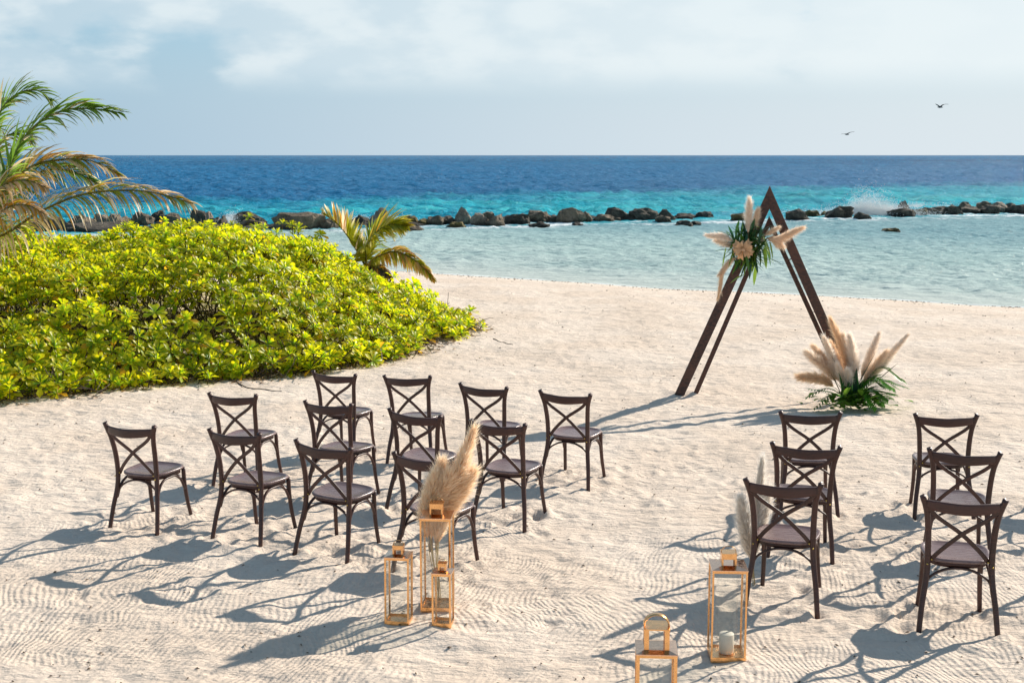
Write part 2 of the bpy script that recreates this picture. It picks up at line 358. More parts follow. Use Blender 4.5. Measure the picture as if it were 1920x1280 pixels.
def terrain():
    nr, nc = 760, 620
    ys = np.exp(np.linspace(math.log(3.4), math.log(60), nr)); us = np.linspace(-.60, .60, nc)
    Y = np.repeat(ys[:, None], nc, 1); X = us[None, :] * (Y + 1.5)
    Z = height(X, Y)
    r2 = np.random.default_rng(3)
    def dent(cx, cy, a, L, W, dep, rim):
        i0, i1 = np.searchsorted(ys, [cy - L * 3, cy + L * 3])
        x = X[i0:i1] - cx; y = Y[i0:i1] - cy; c, s = math.cos(a), math.sin(a)
        q = ((x * c + y * s) / L) ** 2 + ((-x * s + y * c) / W) ** 2
        Z[i0:i1] += -dep * np.exp(-q * 1.2) + rim * np.exp(-(np.sqrt(q) - 1.5) ** 2 * 4)
    for k in range(900):     # footprints and scuffs
        cy = math.exp(r2.uniform(math.log(6.5), math.log(33))); cx = r2.uniform(-.45, .45) * (cy + 1)
        if cy < 7.6 or (cy < 10.5 and r2.random() < .75): continue
        dent(cx, cy, r2.uniform(0, 3.14), r2.uniform(.09, .15), r2.uniform(.045, .08), r2.uniform(.006, .022), r2.uniform(.003, .010))
    for k, (cx, cy, t) in CH.items():   # churned sand round each chair's feet
        t = R(t)
        for a, b in ((-.24, -.112), (.24, -.112), (-.195, .376), (.195, .376)):
            x = cx + a * math.cos(t) - b * math.sin(t); y = cy + a * math.sin(t) + b * math.cos(t)
            dent(x, y, 0, .035, .035, .012, .010)
            for j in range(6): dent(x + r2.normal(0, .16), y + r2.normal(0, .16), r2.uniform(0, 3), .10, .055, r2.uniform(.008, .022), .009)
    for fx, fy in ((1266, 741), (1300, 741), (1605, 750)):
        g = ground(fx, fy); dent(g.x - .02, g.y, 0, .16, .12, -.05, 0)
    vs = np.stack([X, Y, Z], -1).reshape(-1, 3)
    i = np.arange(nr - 1)[:, None] * nc + np.arange(nc - 1)[None, :]
    f = np.stack([i, i + 1, i + nc + 1, i + nc], -1).reshape(-1, 4)
    o = npmesh('beach_sand', vs, f, M['sand']); tag(o, kind='structure')
    return o
def npmesh(name, vs, quads, mat, cols=None, smooth=True, parent=None, tris=None):
    me = bpy.data.meshes.new(name); vs = np.asarray(vs, np.float32)
    q = np.asarray(quads, np.int32).reshape(-1, 4) if quads is not None else np.zeros((0, 4), np.int32)
    t = np.asarray(tris, np.int32).reshape(-1, 3) if tris is not None else np.zeros((0, 3), np.int32)
    me.vertices.add(len(vs)); me.vertices.foreach_set('co', vs.ravel())
    loops = np.concatenate([q.ravel(), t.ravel()]); me.loops.add(len(loops)); me.loops.foreach_set('vertex_index', loops)
    st = np.concatenate([np.arange(len(q)) * 4, len(q) * 4 + np.arange(len(t)) * 3]).astype(np.int32)
    me.polygons.add(len(st)); me.polygons.foreach_set('loop_start', st)
    me.polygons.foreach_set('use_smooth', np.full(len(st), smooth))
    if cols is not None:
        ca = me.color_attributes.new('tint', 'FLOAT_COLOR', 'POINT'); a = np.ones((len(vs), 4), np.float32); a[:, :3] = cols; ca.data.foreach_set('color', a.ravel())
    me.update(calc_edges=True); me.validate(); me.materials.append(mat)
    return link(name, me, parent)
sand = terrain()
def outer_ground():
    gx = np.concatenate([-np.geomspace(20000, 14, 40), np.linspace(-12, 12, 30), np.geomspace(14, 20000, 40)])
    gy = np.concatenate([-np.geomspace(20000, 8, 30), np.linspace(-6, 60, 60), np.geomspace(64, 24000, 40)])
    X, Y = np.meshgrid(gx, gy); Z = profile(X, Y) - .10
    Z = np.where(Y > 60, -2.2, Z)
    n = len(gx); i = np.arange(len(gy) - 1)[:, None] * n + np.arange(n - 1)[None, :]
    o = npmesh('ground', np.stack([X, Y, Z], -1).reshape(-1, 3), np.stack([i, i + 1, i + n + 1, i + n], -1).reshape(-1, 4), M['sand']); tag(o, kind='structure')
outer_ground()
def sea():
    nr, nc = 900, 460
    ys = np.concatenate([np.exp(np.linspace(math.log(24), math.log(75), 300)), np.exp(np.linspace(math.log(75.3), math.log(2600), 560)), np.geomspace(2650, 30000, nr - 860)])
    u = np.concatenate([[-9, -3, -1.2, -.7], np.linspace(-.47, .47, nc - 8), [.7, 1.2, 3, 9]])
    Y = np.repeat(ys[:, None], nc, 1); X = u[None, :] * (Y + 4)
    s = Y - (62 + .38 * X); out = np.clip((s + 1) / 12, 0, 1); off = np.clip((Y - shore_y(X)) / 5, 0, 1)
    def ridge(a): return 1 - 2 * np.abs(a)
    big = .26 * fbm(X * .11 + 5, Y * .17, 31, 3) + .18 * ridge(vnoise(X * .30 + .6 * vnoise(X * .1, Y * .1, 8), Y * .42, 36)) + .17 * fbm(X * .9, Y * 1.0, 39, 4)
    small = .060 * ridge(vnoise(X * 1.1, Y * 1.9, 33)) + .040 * fbm(X * 1.9, Y * 2.9, 34, 3)
    Z = WZ + out * big * np.clip(.85 + Y / 500, 1, 1.9) + (1 - out) * off * small
    i = np.arange(nr - 1)[:, None] * nc + np.arange(nc - 1)[None, :]
    o = npmesh('sea', np.stack([X, Y, Z], -1).reshape(-1, 3), np.stack([i, i + 1, i + nc + 1, i + nc], -1).reshape(-1, 4), M['water'], np.repeat(np.clip(WZ - profile(X, Y) , 0, 5).reshape(-1, 1), 3, 1)); tag(o, kind='structure')
sea()
def hz(x, y): return float(height(np.array([x]), np.array([y]))[0])

# ------------------------------------------------------------------ boulders of the breakwater
def rock_mesh(sx, sy, sz, seed, pointy=0., sub=3):
    rr = random.Random(seed); bm = bmesh.new(); bmesh.ops.create_icosphere(bm, subdivisions=sub, radius=1)
    planes = []
    for k in range(11):
        d = Vector((rr.gauss(0, 1), rr.gauss(0, 1), rr.gauss(0, .8))).normalized(); planes.append((d, rr.uniform(.62, .98)))
    off = Vector((rr.uniform(0, 90), rr.uniform(0, 90), rr.uniform(0, 90)))
    for v in bm.verts:
        p = v.co.copy(); p = Vector([math.copysign(abs(a) ** .72, a) for a in p])
        for d, t in planes:
            q = p.dot(d)
            if q > t: p -= d * (q - t) * .92
        p *= 1 + .18 * mnoise.noise(p * 1.8 + off) + .19 * mnoise.noise(p * 4.5 + off) + .13 * mnoise.noise(p * 10 + off)
        if pointy and p.z > 0: k = 1 - pointy * p.z * .75; p.x *= k; p.y *= k; p.z *= 1 + .25 * pointy
        v.co = p
    x0 = min(v.co.x for v in bm.verts); x1 = max(v.co.x for v in bm.verts); z1 = max(v.co.z for v in bm.verts); z0 = min(v.co.z for v in bm.verts)
    for v in bm.verts:
        v.co = Vector(((v.co.x - (x0 + x1) / 2) / (x1 - x0) * 2 * sx, v.co.y * sy, (v.co.z - z0) / (z1 - z0) * sz))
    me = bpy.data.meshes.new('boulder'); bm.to_mesh(me); bm.free(); return me
RK = [ # x0,x1,ytop,ybase, material, pointed, label
 (30,84,412,436,'brown',0,'brown breakwater boulder hidden among the lowest drooping palm leaflets'),
 (74,130,408,434,'brown',0,'brown breakwater boulder seen through the tip leaflets below the big palm frond'),
 (122,173,404,426,'brown',.1,'brown boulder at the left end of the breakwater, just right of the palm leaflets'),
 (170,201,401,424,'tan',.4,'small tan pointed boulder, first of the two tan peaks at the left of the breakwater'),
 (198,227,403,425,'tan',.2,'tan boulder, second of the two tan peaks at the left of the breakwater'),
 (116,238,419,436,'dark',0,'long low dark ledge boulder under the two tan peaks'),
 (225,243,407,423,'brown',.3,'small brown boulder wedged between the second tan peak and a broad brown boulder'),
 (238,284,398,424,'brown',0,'broad brown boulder left of the nearly black round boulder'),
 (281,310,396,420,'dark',0,'nearly black round boulder standing on the left part of the breakwater'),
 (306,349,401,424,'brown',0,'squat brown boulder right of the nearly black round one'),
 (266,308,417,436,'brown',0,'brown boulder at the water in front of the nearly black round one'),
 (303,362,419,440,'dark',0,'low dark slab boulder at the water just above the bush'),
 (357,387,392,424,'dark',.2,'tall black boulder leaning against a small tan one, above the bush'),
 (381,398,398,420,'tan',.2,'small tan boulder on the right flank of the tall black boulder'),
 (393,412,408,423,'brown',.1,'little brown boulder between the tan one and the splashing gap'),
 (409,424,406,426,'dark',0,'small dark upright boulder at the left of the splashing gap'),
 (434,493,398,422,'dark',0,'large dark flat-topped boulder right of the splashing gap'),
 (446,498,413,429,'brown',0,'grey brown slab lying before the large dark flat-topped boulder'),
 (508,601,400,432,'brown',0,'biggest brown block of the breakwater, left of the small palm'),
 (597,632,411,430,'brown',0,'brown boulder touching the right end of the biggest block'),
 (628,662,409,428,'dark',.1,'dark boulder seen through the pale frond of the small palm'),
 (655,692,404,424,'dark',.2,'dark boulder just left of the tan peak behind the small palm'),
 (686,732,392,427,'tan',.6,'tall tan peaked boulder rising behind the small palm'),
 (722,760,412,428,'brown',0,'brown boulder right of the tan peak, partly behind palm tips'),
 (755,783,406,422,'ochre',0,'ochre mossy boulder right of the small palm'),
 (781,804,411,422,'ochre',0,'lower ochre mossy boulder beside the first ochre one'),
 (799,833,405,422,'brown',.1,'rough brown boulder left of the tall tan cone'),
 (824,851,406,421,'dark',.2,'dark boulder touching the tall tan cone on its left'),
 (853,885,390,421,'tan',.55,'tall tan cone-shaped boulder standing alone in the middle of the breakwater'),
 (883,915,401,424,'tan',.2,'grey tan boulder just right of the tall tan cone'),
 (904,930,399,418,'brown',.0,'brown boulder peeping over between the grey tan boulder and the ochre block'),
 (912,949,403,425,'brown',0,'brown ochre block, second right of the tall tan cone at the water'),
 (946,992,402,422,'dark',0,'wide lumpy dark boulder right of the brown ochre block'),
 (984,1033,396,418,'brown',.2,'large rounded brown boulder left of the angular grey giant'),
 (1030,1050,404,418,'dark',0,'small dark square boulder wedged left of the angular grey giant'),
 (1045,1098,391,419,'brown',.3,'angular grey giant boulder in the middle of the breakwater'),
 (1091,1114,398,417,'brown',.2,'dark brown boulder leaning on the right of the angular grey giant'),
 (1114,1162,403,417,'brown',0,'low stretched brown boulder left of the paired dark boulders'),
 (1138,1184,390,415,'dark',.2,'dark boulder with a sloping top, first of the paired dark boulders'),
 (1182,1234,392,415,'dark',0,'lumpy dark boulder, second of the paired dark boulders'),
 (1229,1267,394,414,'dark',.3,'pointed dark boulder at the right end of the middle run'),
 (1231,1259,405,418,'brown',0,'smooth grey boulder in the water before the end of the middle run'),
 (1263,1298,401,411,'dark',.2,'flat dark boulder trailing off at the right end of the middle run'),
 (755,792,423,434,'brown',0,'wet brown rock low in the lagoon beside the small palm tips'),
 (838,872,417,428,'ochre',0,'low ochre rock in the lagoon in front of the tall tan cone'),
 (993,1030,417,427,'dark',0,'low black rock in the lagoon in front of the large rounded boulder'),
 (1072,1094,417,424,'dark',0,'tiny dark rock in the foam before the angular grey giant'),
 (1267,1302,414,424,'dark',0,'flat black rock in the lagoon, left one of a pair'),
 (1298,1318,415,423,'dark',0,'smaller flat black rock in the lagoon, right one of a pair'),
 (1307,1338,397,409,'dark',.2,'lone black rock in the gap left of the arch'),
 (1374,1402,401,415,'ochre',0,'dark ochre rock showing behind the pampas plume on the arch'),
 (1477,1522,393,414,'dark',0,'round dark boulder just right of the arch'),
 (1508,1541,395,408,'ochre',0,'low ochre boulder behind the round dark one by the arch'),
 (1541,1554,397,406,'ochre',.2,'very small ochre rock between the arch boulders and the wedge boulder'),
 (1552,1599,388,410,'dark',-.3,'wedge-shaped dark boulder left of the bursting wave'),
 (1603,1636,399,412,'dark',.2,'low dark rock in front of the bursting wave'),
 (1670,1718,391,407,'dark',.1,'dark boulder at the foot of the pointed rock right of the wave'),
 (1684,1707,378,398,'dark',.7,'sharp pointed dark rock right of the bursting wave'),
 (1712,1742,391,405,'ochre',.1,'small ochre boulder right of the sharp pointed rock'),
 (1728,1783,388,404,'dark',0,'wide dark boulder in the right run, second from the ochre one'),
 (1768,1807,385,404,'dark',.1,'rounded dark boulder in the middle of the right run'),
 (1795,1828,380,400,'brown',.3,'peaked brown boulder in the right run of the breakwater'),
 (1800,1840,388,402,'dark',0,'low dark boulder at the foot of the peaked brown one'),
 (1826,1862,379,399,'brown',0,'highest rounded boulder toward the right end of the breakwater'),
 (1840,1874,385,402,'dark',0,'dark boulder before the highest rounded boulder at right'),
 (1860,1894,380,400,'tan',.2,'grey tan boulder near the right edge of the picture'),
 (1886,1908,382,396,'dark',0,'small dark boulder set back near the right edge'),
 (1894,1945,384,402,'dark',0,'last dark boulder, cut by the right edge of the picture'),
 (1655,1692,428,436,'ochre',0,'flat ochre rock alone in the lagoon below the bursting wave'),
 (167,183,444,458,'pink',0,'left of three pinkish rocks on the far shore above the bush'),
 (180,199,441,457,'pink',.1,'middle of three pinkish rocks on the far shore above the bush'),
 (198,218,432,457,'pink',.5,'right and tallest of three pinkish rocks above the bush'),
 (96,140,455,468,'pink',0,'flat pinkish rock showing between the twigs at the top left of the bush'),
]
for i, (x0, x1, yt, yb, mt, pt, lab) in enumerate(RK):
    g = ground((x0 + x1) / 2, yb, WZ); D = g.y; sx = (x1 - x0) / 2 / F * D * 1.06; top = at((x0 + x1) / 2, yt, D + sx * .4).z
    sz = top - WZ + .4
    me = rock_mesh(sx * 1.06, max(sx * .75, .5), sz * 1.06, i * 7 + 5, pt, 3)
    o = link('boulder', me, None, M[mt], False); o.location = (g.x, D + sx * .5, WZ - .4)
    tag(o, lab, 'rock', 'boulders of the breakwater' if mt != 'pink' else 'pink rocks on the far shore')
# hidden core of the breakwater: small stones between the boulders, below the water line mostly
def core():
    vs = []; ts = []; b = 0
    base = rock_mesh(1, 1, 1, 99, 0, 1)
    bv = np.array([v.co[:] for v in base.vertices]); bt = np.array([p.vertices[:] for p in base.polygons])
    for k in range(300):
        px = rng.uniform(60, 1300) if k < 300 else rng.uniform(1660, 1960)
        yb = np.interp(px, [0, 300, 600, 860, 1080, 1300, 1500, 1900], [433, 433, 428, 419, 416, 412, 410, 400]) - rng.uniform(-3, 3)
        g = ground(px, yb, WZ); s = rng.uniform(.2, .55)
        vs.append(bv * [s * 1.3, s, s * 1.2] + [g.x, g.y + .8, WZ - .38]); ts.append(bt + b); b += len(bv)
    o = npmesh('rubble', np.concatenate(vs), None, M['dark'], tris=np.concatenate(ts), smooth=False)
    tag(o, 'small dark stones filling the gaps between the breakwater boulders', 'rubble', kind='stuff')
core()
def spray():
    octv = np.array([(1, 1, 1), (1, -1, -1), (-1, 1, -1), (-1, -1, 1)], float)
    oct_ = np.array([(0, 1, 2), (0, 3, 1), (0, 2, 3), (1, 3, 2)])
    def burst(px, py, w, h, n, name, lab, lobes):
        g = ground(px, py, WZ); ps = []
        for k in range(n):
            cx, ch, cw = lobes[rng.integers(len(lobes))]
            t = abs(rng.normal(0, .36)) * rng.uniform(.6, 1.15); z = t * ch * h
            ps.append((g.x + (cx + rng.normal(0, cw)) * w * (1 - .25 * min(t, 1)), g.y + .8 + rng.normal(0, .5), WZ + z))
        ps = np.array(ps); s = rng.uniform(.004, .013, n) * (g.y / 70)
        V = (octv[None] * s[:, None, None] + ps[:, None, :]).reshape(-1, 3); T = (oct_[None] + (np.arange(n) * 4)[:, None, None]).reshape(-1, 3)
        o = npmesh(name, V, None, M['foam'], tris=T, smooth=True); tag(o, lab, 'sea spray', kind='stuff')
    burst(1634, 406, 1.5, 1.15, 42000, 'sea_spray', 'white spray of a wave bursting over the breakwater right of the arch', [(-.3, 1.2, .30), (.1, 1.45, .35), (.7, 1.0, .4), (-.8, .7, .5), (.3, .5, .9), (1.3, .6, .6)])
    burst(428, 424, .45, .8, 6000, 'sea_spray', 'small white splash in the gap between dark boulders at left', [(0, 1, .5), (-.5, .7, .5)])
    burst(705, 418, .9, .45, 4000, 'sea_spray', 'thin white splash behind the tan peak by the small palm', [(-1.2, 1, .4), (1.3, .9, .6)])
    burst(1530, 404, 1.4, .35, 6000, 'sea_spray', 'low white froth along the rocks just right of the arch', [(0, 1, .8)])
    burst(1750, 392, 2.2, .4, 5000, 'sea_spray', 'faint spray behind the right run of boulders', [(0, 1, .7), (-.5, 1, .3)])
spray()

# ------------------------------------------------------------------ naupaka bush
EDGE = [(-9.5, 13.2), (-7.6, 14.9), (-6.2, 15.7), (-5.2, 16.4), (-4.6, 17.0), (-3.7, 17.3), (-3.1, 17.7), (-2.4, 18.2), (-1.9, 19.1), (-1.5, 19.9), (-1.1, 21.0), (-.75, 22.2), (-.9, 23.2), (-1.6, 24.2), (-2.4, 25.6), (-3.6, 27.6), (-6, 29), (-12, 30), (-16, 26), (-15, 14)]
EV = np.array(EDGE)
def edge_dist(x, y):
    P = np.stack([x, y], -1); A = EV; B = np.roll(EV, -1, 0); d = np.full(x.shape, 1e9); ins = np.zeros(x.shape, bool)
    for a, b in zip(A, B):
        ab = b - a; t = np.clip(((P - a) @ ab) / (ab @ ab), 0, 1); d = np.minimum(d, np.linalg.norm(P - (a + t[..., None] * ab), axis=-1))
        c = ((a[1] > y) != (b[1] > y)); xi = (b[0] - a[0]) * (y - a[1]) / (b[1] - a[1] + 1e-12) + a[0]; ins ^= c & (x < xi)
    return np.where(ins, d, -d)
def bush_h(x, y):
    d = edge_dist(x, y); s = np.interp(x, [-14, -8, -6.5, -5.2, -4, -3, -2.2, -1.4, -.7], [1.15, 1.22, 1.34, 1.60, 1.72, 1.42, 1.08, .72, .42])
    h = .12 + s * (1 - np.exp(-np.maximum(d, 0) / 1.7)) * (1 + .13 * fbm(x * .55, y * .55, 51, 3)) + .15 * fbm(x * 1.3, y * 1.3, 55, 2) + .10 * fbm(x * 3.2, y * 3.2, 57, 1)
    return np.where(d > -.35, h, -1), d
LEAFG = [(.17, .31, .006), (.25, .36, .006), (.32, .40, .006), (.40, .43, .007), (.11, .25, .010)]
def rosette(seed, tone):
    r = random.Random(seed); mb = MB(); nl = r.randint(13, 17)
    for k in range(nl):
        t = (k + .5) / nl; a = k * 2.39996 + r.uniform(-.25, .25); inc = R(20 + 68 * t ** .9 + r.uniform(-9, 9)); L = .085 + .055 * t * r.uniform(.75, 1.15); W = L * r.uniform(.17, .22)
        out = Vector((math.cos(a), math.sin(a), 0)); side = Vector((-math.sin(a), math.cos(a), 0)); up = Vector((0, 0, 1))
        def P(s, w, lift=0):
            bend = inc + s * .35 - .12
            return out * math.sin(inc) * s * L + up * (math.cos(bend) * s * L + .02 * (1 - t)) + side * w * W + up * lift
        c0 = Vector(LEAFG[r.randrange(5)]); yel = Vector((.68, .55, .008)); c1 = c0.lerp(yel, r.uniform(.15, .65) + tone * .3)
        if t > .85 and r.random() < .35: c1 = Vector((.62, .36, .02)); c0 = c1 * .8
        vs = [P(0, 0), P(.4, -.45, .004), P(.4, 0), P(.4, .45, .004), P(.8, -1, .007), P(.82, 0), P(.8, 1, .007), P(1.03, 0, .002)]
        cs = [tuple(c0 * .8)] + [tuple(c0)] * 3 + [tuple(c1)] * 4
        mb.add(vs, [(0, 2, 1), (0, 3, 2), (1, 2, 5, 4), (2, 3, 6, 5), (4, 5, 7), (5, 6, 7)], cs)
    mb.sweep([(0, 0, .01), (0, 0, -.13)], [.006, .007], 3, col=(.12, .09, .05), cap=False)
    return mb
ROS = [rosette(i, (i % 4) / 3) for i in range(9)]
ROSM = [r.mesh('leaf_cluster', True) for r in ROS]
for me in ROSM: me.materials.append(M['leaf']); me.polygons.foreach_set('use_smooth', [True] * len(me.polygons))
def build_bush():
    bush = empty('naupaka_bush', (-5, 20, 0))
    tag(bush, 'big sprawling bush with glossy yellow green leaf rosettes spreading over the sand at left', 'bush')
    pts = []
    for layer, (st, lo, hi, keep) in enumerate(((.170, 0, .08, 1.), (.22, .18, .42, .8))):
        gx, gy = np.meshgrid(np.arange(-14, -.3, st), np.arange(13, 29, st))
        x = (gx + rng.uniform(-.5, .5, gx.shape) * st).ravel(); y = (gy + rng.uniform(-.5, .5, gx.shape) * st).ravel()
        h, d = bush_h(x, y)
        vis = (np.abs(x) < .43 * y + .8) & (d > -.22) & (rng.random(x.shape) < keep)
        hole = .35 * fbm(x * .8, y * .5, 71, 2) + np.exp(-((x + 5.3) / 1.6) ** 2 - ((y - 18.0) / .62) ** 2) * .95 + np.exp(-((x + 7.2) / .5) ** 2 - ((y - 17.6) / .5) ** 2) * .7
        vis &= ~((hole > (.50 if layer == 0 else 9.) + rng.uniform(-.12, .25, x.shape)) & (d > .7))
        vis &= ~((d < 0) & (rng.random(x.shape) < .55))
        x, y, h, d = x[vis], y[vis], h[vis], d[vis]
        e = .15; hx = (bush_h(x + e, y)[0] - h) / e; hy = (bush_h(x, y + e)[0] - h) / e
        nrm = np.stack([-hx, -hy, np.full(x.shape, 1.1)], -1); nrm = np.clip(nrm, -1.3, 1.3)
        z = h - rng.uniform(lo, hi, x.shape) + (np.abs(rng.normal(0, .06, x.shape)) + .22 * (rng.random(x.shape) < .04)) * (layer == 0)
        if layer == 1:
            hole = (.35 * fbm(x * .8, y * .5, 71, 2) + np.exp(-((x + 5.3) / 1.6) ** 2 - ((y - 18.0) / .62) ** 2) * .95 + np.exp(-((x + 7.2) / .5) ** 2 - ((y - 17.6) / .5) ** 2) * .7) > .40
            z = np.where(hole & (d > .7), h * rng.uniform(.15, .5, x.shape), z)
        ok = rng.random(x.shape) < np.where((y > 25.5) & (layer == 1), 0, 1)
        for q in np.nonzero(ok)[0]: pts.append((x[q], y[q], max(z[q], .07), *nrm[q], layer))
    for px, py, D in ((232, 430, 23), (222, 440, 23), (250, 436, 23), (240, 425, 23.2), (120, 458, 22), (95, 462, 22), (135, 462, 22), (395, 432, 23.5), (480, 428, 24), (548, 424, 24), (530, 420, 24), (560, 430, 24), (318, 440, 23), (62, 462, 21), (150, 460, 22.5), (775, 655, 20)):
        p = at(px, py, D); pts.append((p.x, p.y, p.z, .1, -.1, 1, 0))
        
    pts.sort(key=lambda q: (q[6], q[1] if q[6] == 0 and abs(q[0]) < .41 * q[1] else q[1] + 50))
    allv = []; allc = []; quads = []; tris = []; base = 0
    tv = [np.array(r.v) for r in ROS]; tc = [np.array(r.c) for r in ROS]
    tq = [np.array([f for f in r.f if len(f) == 4]) for r in ROS]; tt = [np.array([f for f in r.f if len(f) == 3]) for r in ROS]
    for k, (x, y, z, nx, ny, nz, layer) in enumerate(pts):
        n = Vector((nx + rng.normal(0, .28) + .12, ny + rng.normal(0, .28) - .05, nz)).normalized(); s = rng.uniform(.95, 1.62)
        gz = max(z, hz(x, y) + .06)
        mat = Matrix.Translation((x, y, gz)) @ n.to_track_quat('Z', 'Y').to_matrix().to_4x4() @ Matrix.Rotation(rng.uniform(0, 6.28), 4, 'Z') @ Matrix.Scale(s, 4)
        i = int(rng.integers(9))
        if k < 300:
            o = bpy.data.objects.new('leaf_cluster', ROSM[i]); COL.objects.link(o); o.parent = bush; o.matrix_world = mat; o.matrix_parent_inverse = Matrix.Translation((5, -20, 0)); 
        else:
            A = np.array(mat); v = tv[i] @ A[:3, :3].T + A[:3, 3]; v -= np.array([-5, 20, 0])
            allv.append(v); allc.append(tc[i] * rng.uniform(.8, 1.15)); quads.append(tq[i] + base); tris.append(tt[i] + base); base += len(v)
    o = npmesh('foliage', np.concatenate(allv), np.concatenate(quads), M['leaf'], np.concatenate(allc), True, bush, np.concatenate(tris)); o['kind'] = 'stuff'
    # woody stems under the leaves
    mb = MB(); nb = 0
    for k in range(900):
        x = rng.uniform(-10.5, -1); y = rng.uniform(14.5, 26); h, d = bush_h(np.array([x]), np.array([y])); h = h[0]; d = d[0]
        if d < .05: continue
        g = hz(x, y); a = rng.uniform(0, 6.28); sp = rng.uniform(.3, 1.1)
        p0 = Vector((x, y, g)); p3 = Vector((x + math.cos(a) * sp, y + math.sin(a) * sp, g + (h - g) * rng.uniform(.6, .97)))
        m1 = p0.lerp(p3, .35) + Vector(rng.normal(0, .13, 3)); m2 = p0.lerp(p3, .7) + Vector(rng.normal(0, .14, 3)); m1.z = max(m1.z, g + .03)
        pp = [q - Vector((-5, 20, 0)) for q in crom([p0, m1, m2, p3], 2)]
        mb.sweep(pp, [.011, .010, .009, .008, .006, .005, .004], 4, cap=False)
    for k in range(260):    # thin runners on the sand along the front
        j = rng.integers(1, 12); t = rng.random(); q = EV[j] * (1 - t) + EV[j + 1] * t; a = rng.uniform(-2.6, -.2)
        L = rng.uniform(.15, .55); p0 = Vector((q[0] + rng.uniform(-.1, .1), q[1] + .25, .1)); pm = p0 + Vector((math.cos(a) * L * .5, math.sin(a) * L * .5, 0)); pe = pm + Vector((math.cos(a + rng.normal(0, .5)) * L * .5, math.sin(a) * L * .5, 0))
        pm.z = hz(pm.x, pm.y) + rng.uniform(.0, .05); pe.z = hz(pe.x, pe.y) + rng.uniform(0, .03)
        mb.sweep([v - Vector((-5, 20, 0)) for v in crom([p0, pm, pe], 2)], [.008, .007, .006, .005, .004], 4, cap=False)
    o = mb.obj('stem', M['twig'], bush); o['kind'] = 'stuff'
build_bush()
def litter():
    mb = MB()
    n = 13000; jj = rng.integers(0, 12, n); tt_ = rng.random(n)[:, None]; Q = EV[jj] * (1 - tt_) + EV[jj + 1] * tt_
    INS = rng.random(n) < .82
    XX = np.where(INS, rng.uniform(-10, -1.2, n), Q[:, 0] + rng.normal(0, .22, n)); YY = np.where(INS, rng.uniform(14.5, 25, n), Q[:, 1] + rng.normal(.18, .28, n))
    K = (edge_dist(XX, YY) > np.where(INS, .1, -.5)); XX, YY, INS = XX[K], YY[K], INS[K]; HH = height(XX, YY)
    for x, y, ins, h_ in zip(XX, YY, INS, HH):
        z = h_ + .008 + rng.uniform(0, .02); a = rng.uniform(0, 6.28); L = rng.uniform(.02, .055) * (1.8 if ins else 1); W = L * (.6 if ins else .35); c, s = math.cos(a), math.sin(a)
        col = [(.16, .10, .05), (.26, .16, .08), (.10, .07, .045), (.34, .20, .06)][rng.integers(4)]
        if ins: col = tuple(v * .45 for v in col)  # pieces inside the bush tinted darker, shade put into their colour
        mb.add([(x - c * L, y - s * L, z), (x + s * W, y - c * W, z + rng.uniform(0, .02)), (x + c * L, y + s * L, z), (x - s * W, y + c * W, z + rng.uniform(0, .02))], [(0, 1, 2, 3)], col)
    o = mb.obj('leaf_litter', M['green'], None, False, True); tag(o, 'dry brown fallen leaves under the edge of the bush, tinted darker for shade farther in', 'leaf litter', kind='stuff')
    mb = MB()
    for k in range(1700):
        if k < 650:
            x = rng.uniform(-4, 14); y = float(shore_y(x)) - abs(rng.normal(.6, .8)) - .3
        else:
            y = math.exp(rng.uniform(math.log(6.3), math.log(30))); x = rng.uniform(-.42, .42) * y
        if edge_dist(np.array([x]), np.array([y]))[0] > -.1: continue
        z = hz(x, y) + .006; a = rng.uniform(0, 6.28); L = rng.uniform(.004, .014) * (1 + y / 22); W = L * rng.uniform(.2, .6); c, s = math.cos(a), math.sin(a)
        mb.add([(x - c * L, y - s * L, z), (x + s * W, y - c * W, z), (x + c * L, y + s * L, z), (x - s * W, y + c * W, z), (x, y, z + L * .5)], [(0, 1, 4), (1, 2, 4), (2, 3, 4), (3, 0, 4)])
    o = mb.obj('beach_debris', M['debris'], None, False); tag(o, 'small dark bits of seaweed, shell and twig scattered over the sand', 'debris', kind='stuff')
litter()
def stick(pts, rad, mat, name, lab, cat='stick'):
    mb = MB(); P = crom([ground(px, py, 0) for px, py in pts], 4); b = P[0].copy()
    for p in P: p.z = hz(p.x, p.y) + rad * .5
    b.z = 0
    n = len(P); mb.sweep([p - b for p in P], [rad * (1 - .6 * i / n) for i in range(n)], 6)
    o = mb.obj(name, mat); o.location = b; tag(o, lab, cat)
stick([(636, 676), (665, 680), (690, 677), (706, 668)], .035, M['pale'], 'driftwood', 'pale bent branch lying at the front edge of the bush', 'driftwood')
stick([(440, 716), (470, 727), (500, 731), (528, 734)], .010, M['twig'], 'twig', 'thin dark twig on the sand behind the chairs, near the bush', 'twig')
stick([(186, 741), (212, 727), (230, 721)], .012, M['twig'], 'twig', 'dark twig poking out of the bush onto the sand at left', 'twig')
stick([(925, 638), (945, 645), (962, 648)], .010, M['twig'], 'twig', 'short thin twig on open sand right of the bush tip', 'twig')

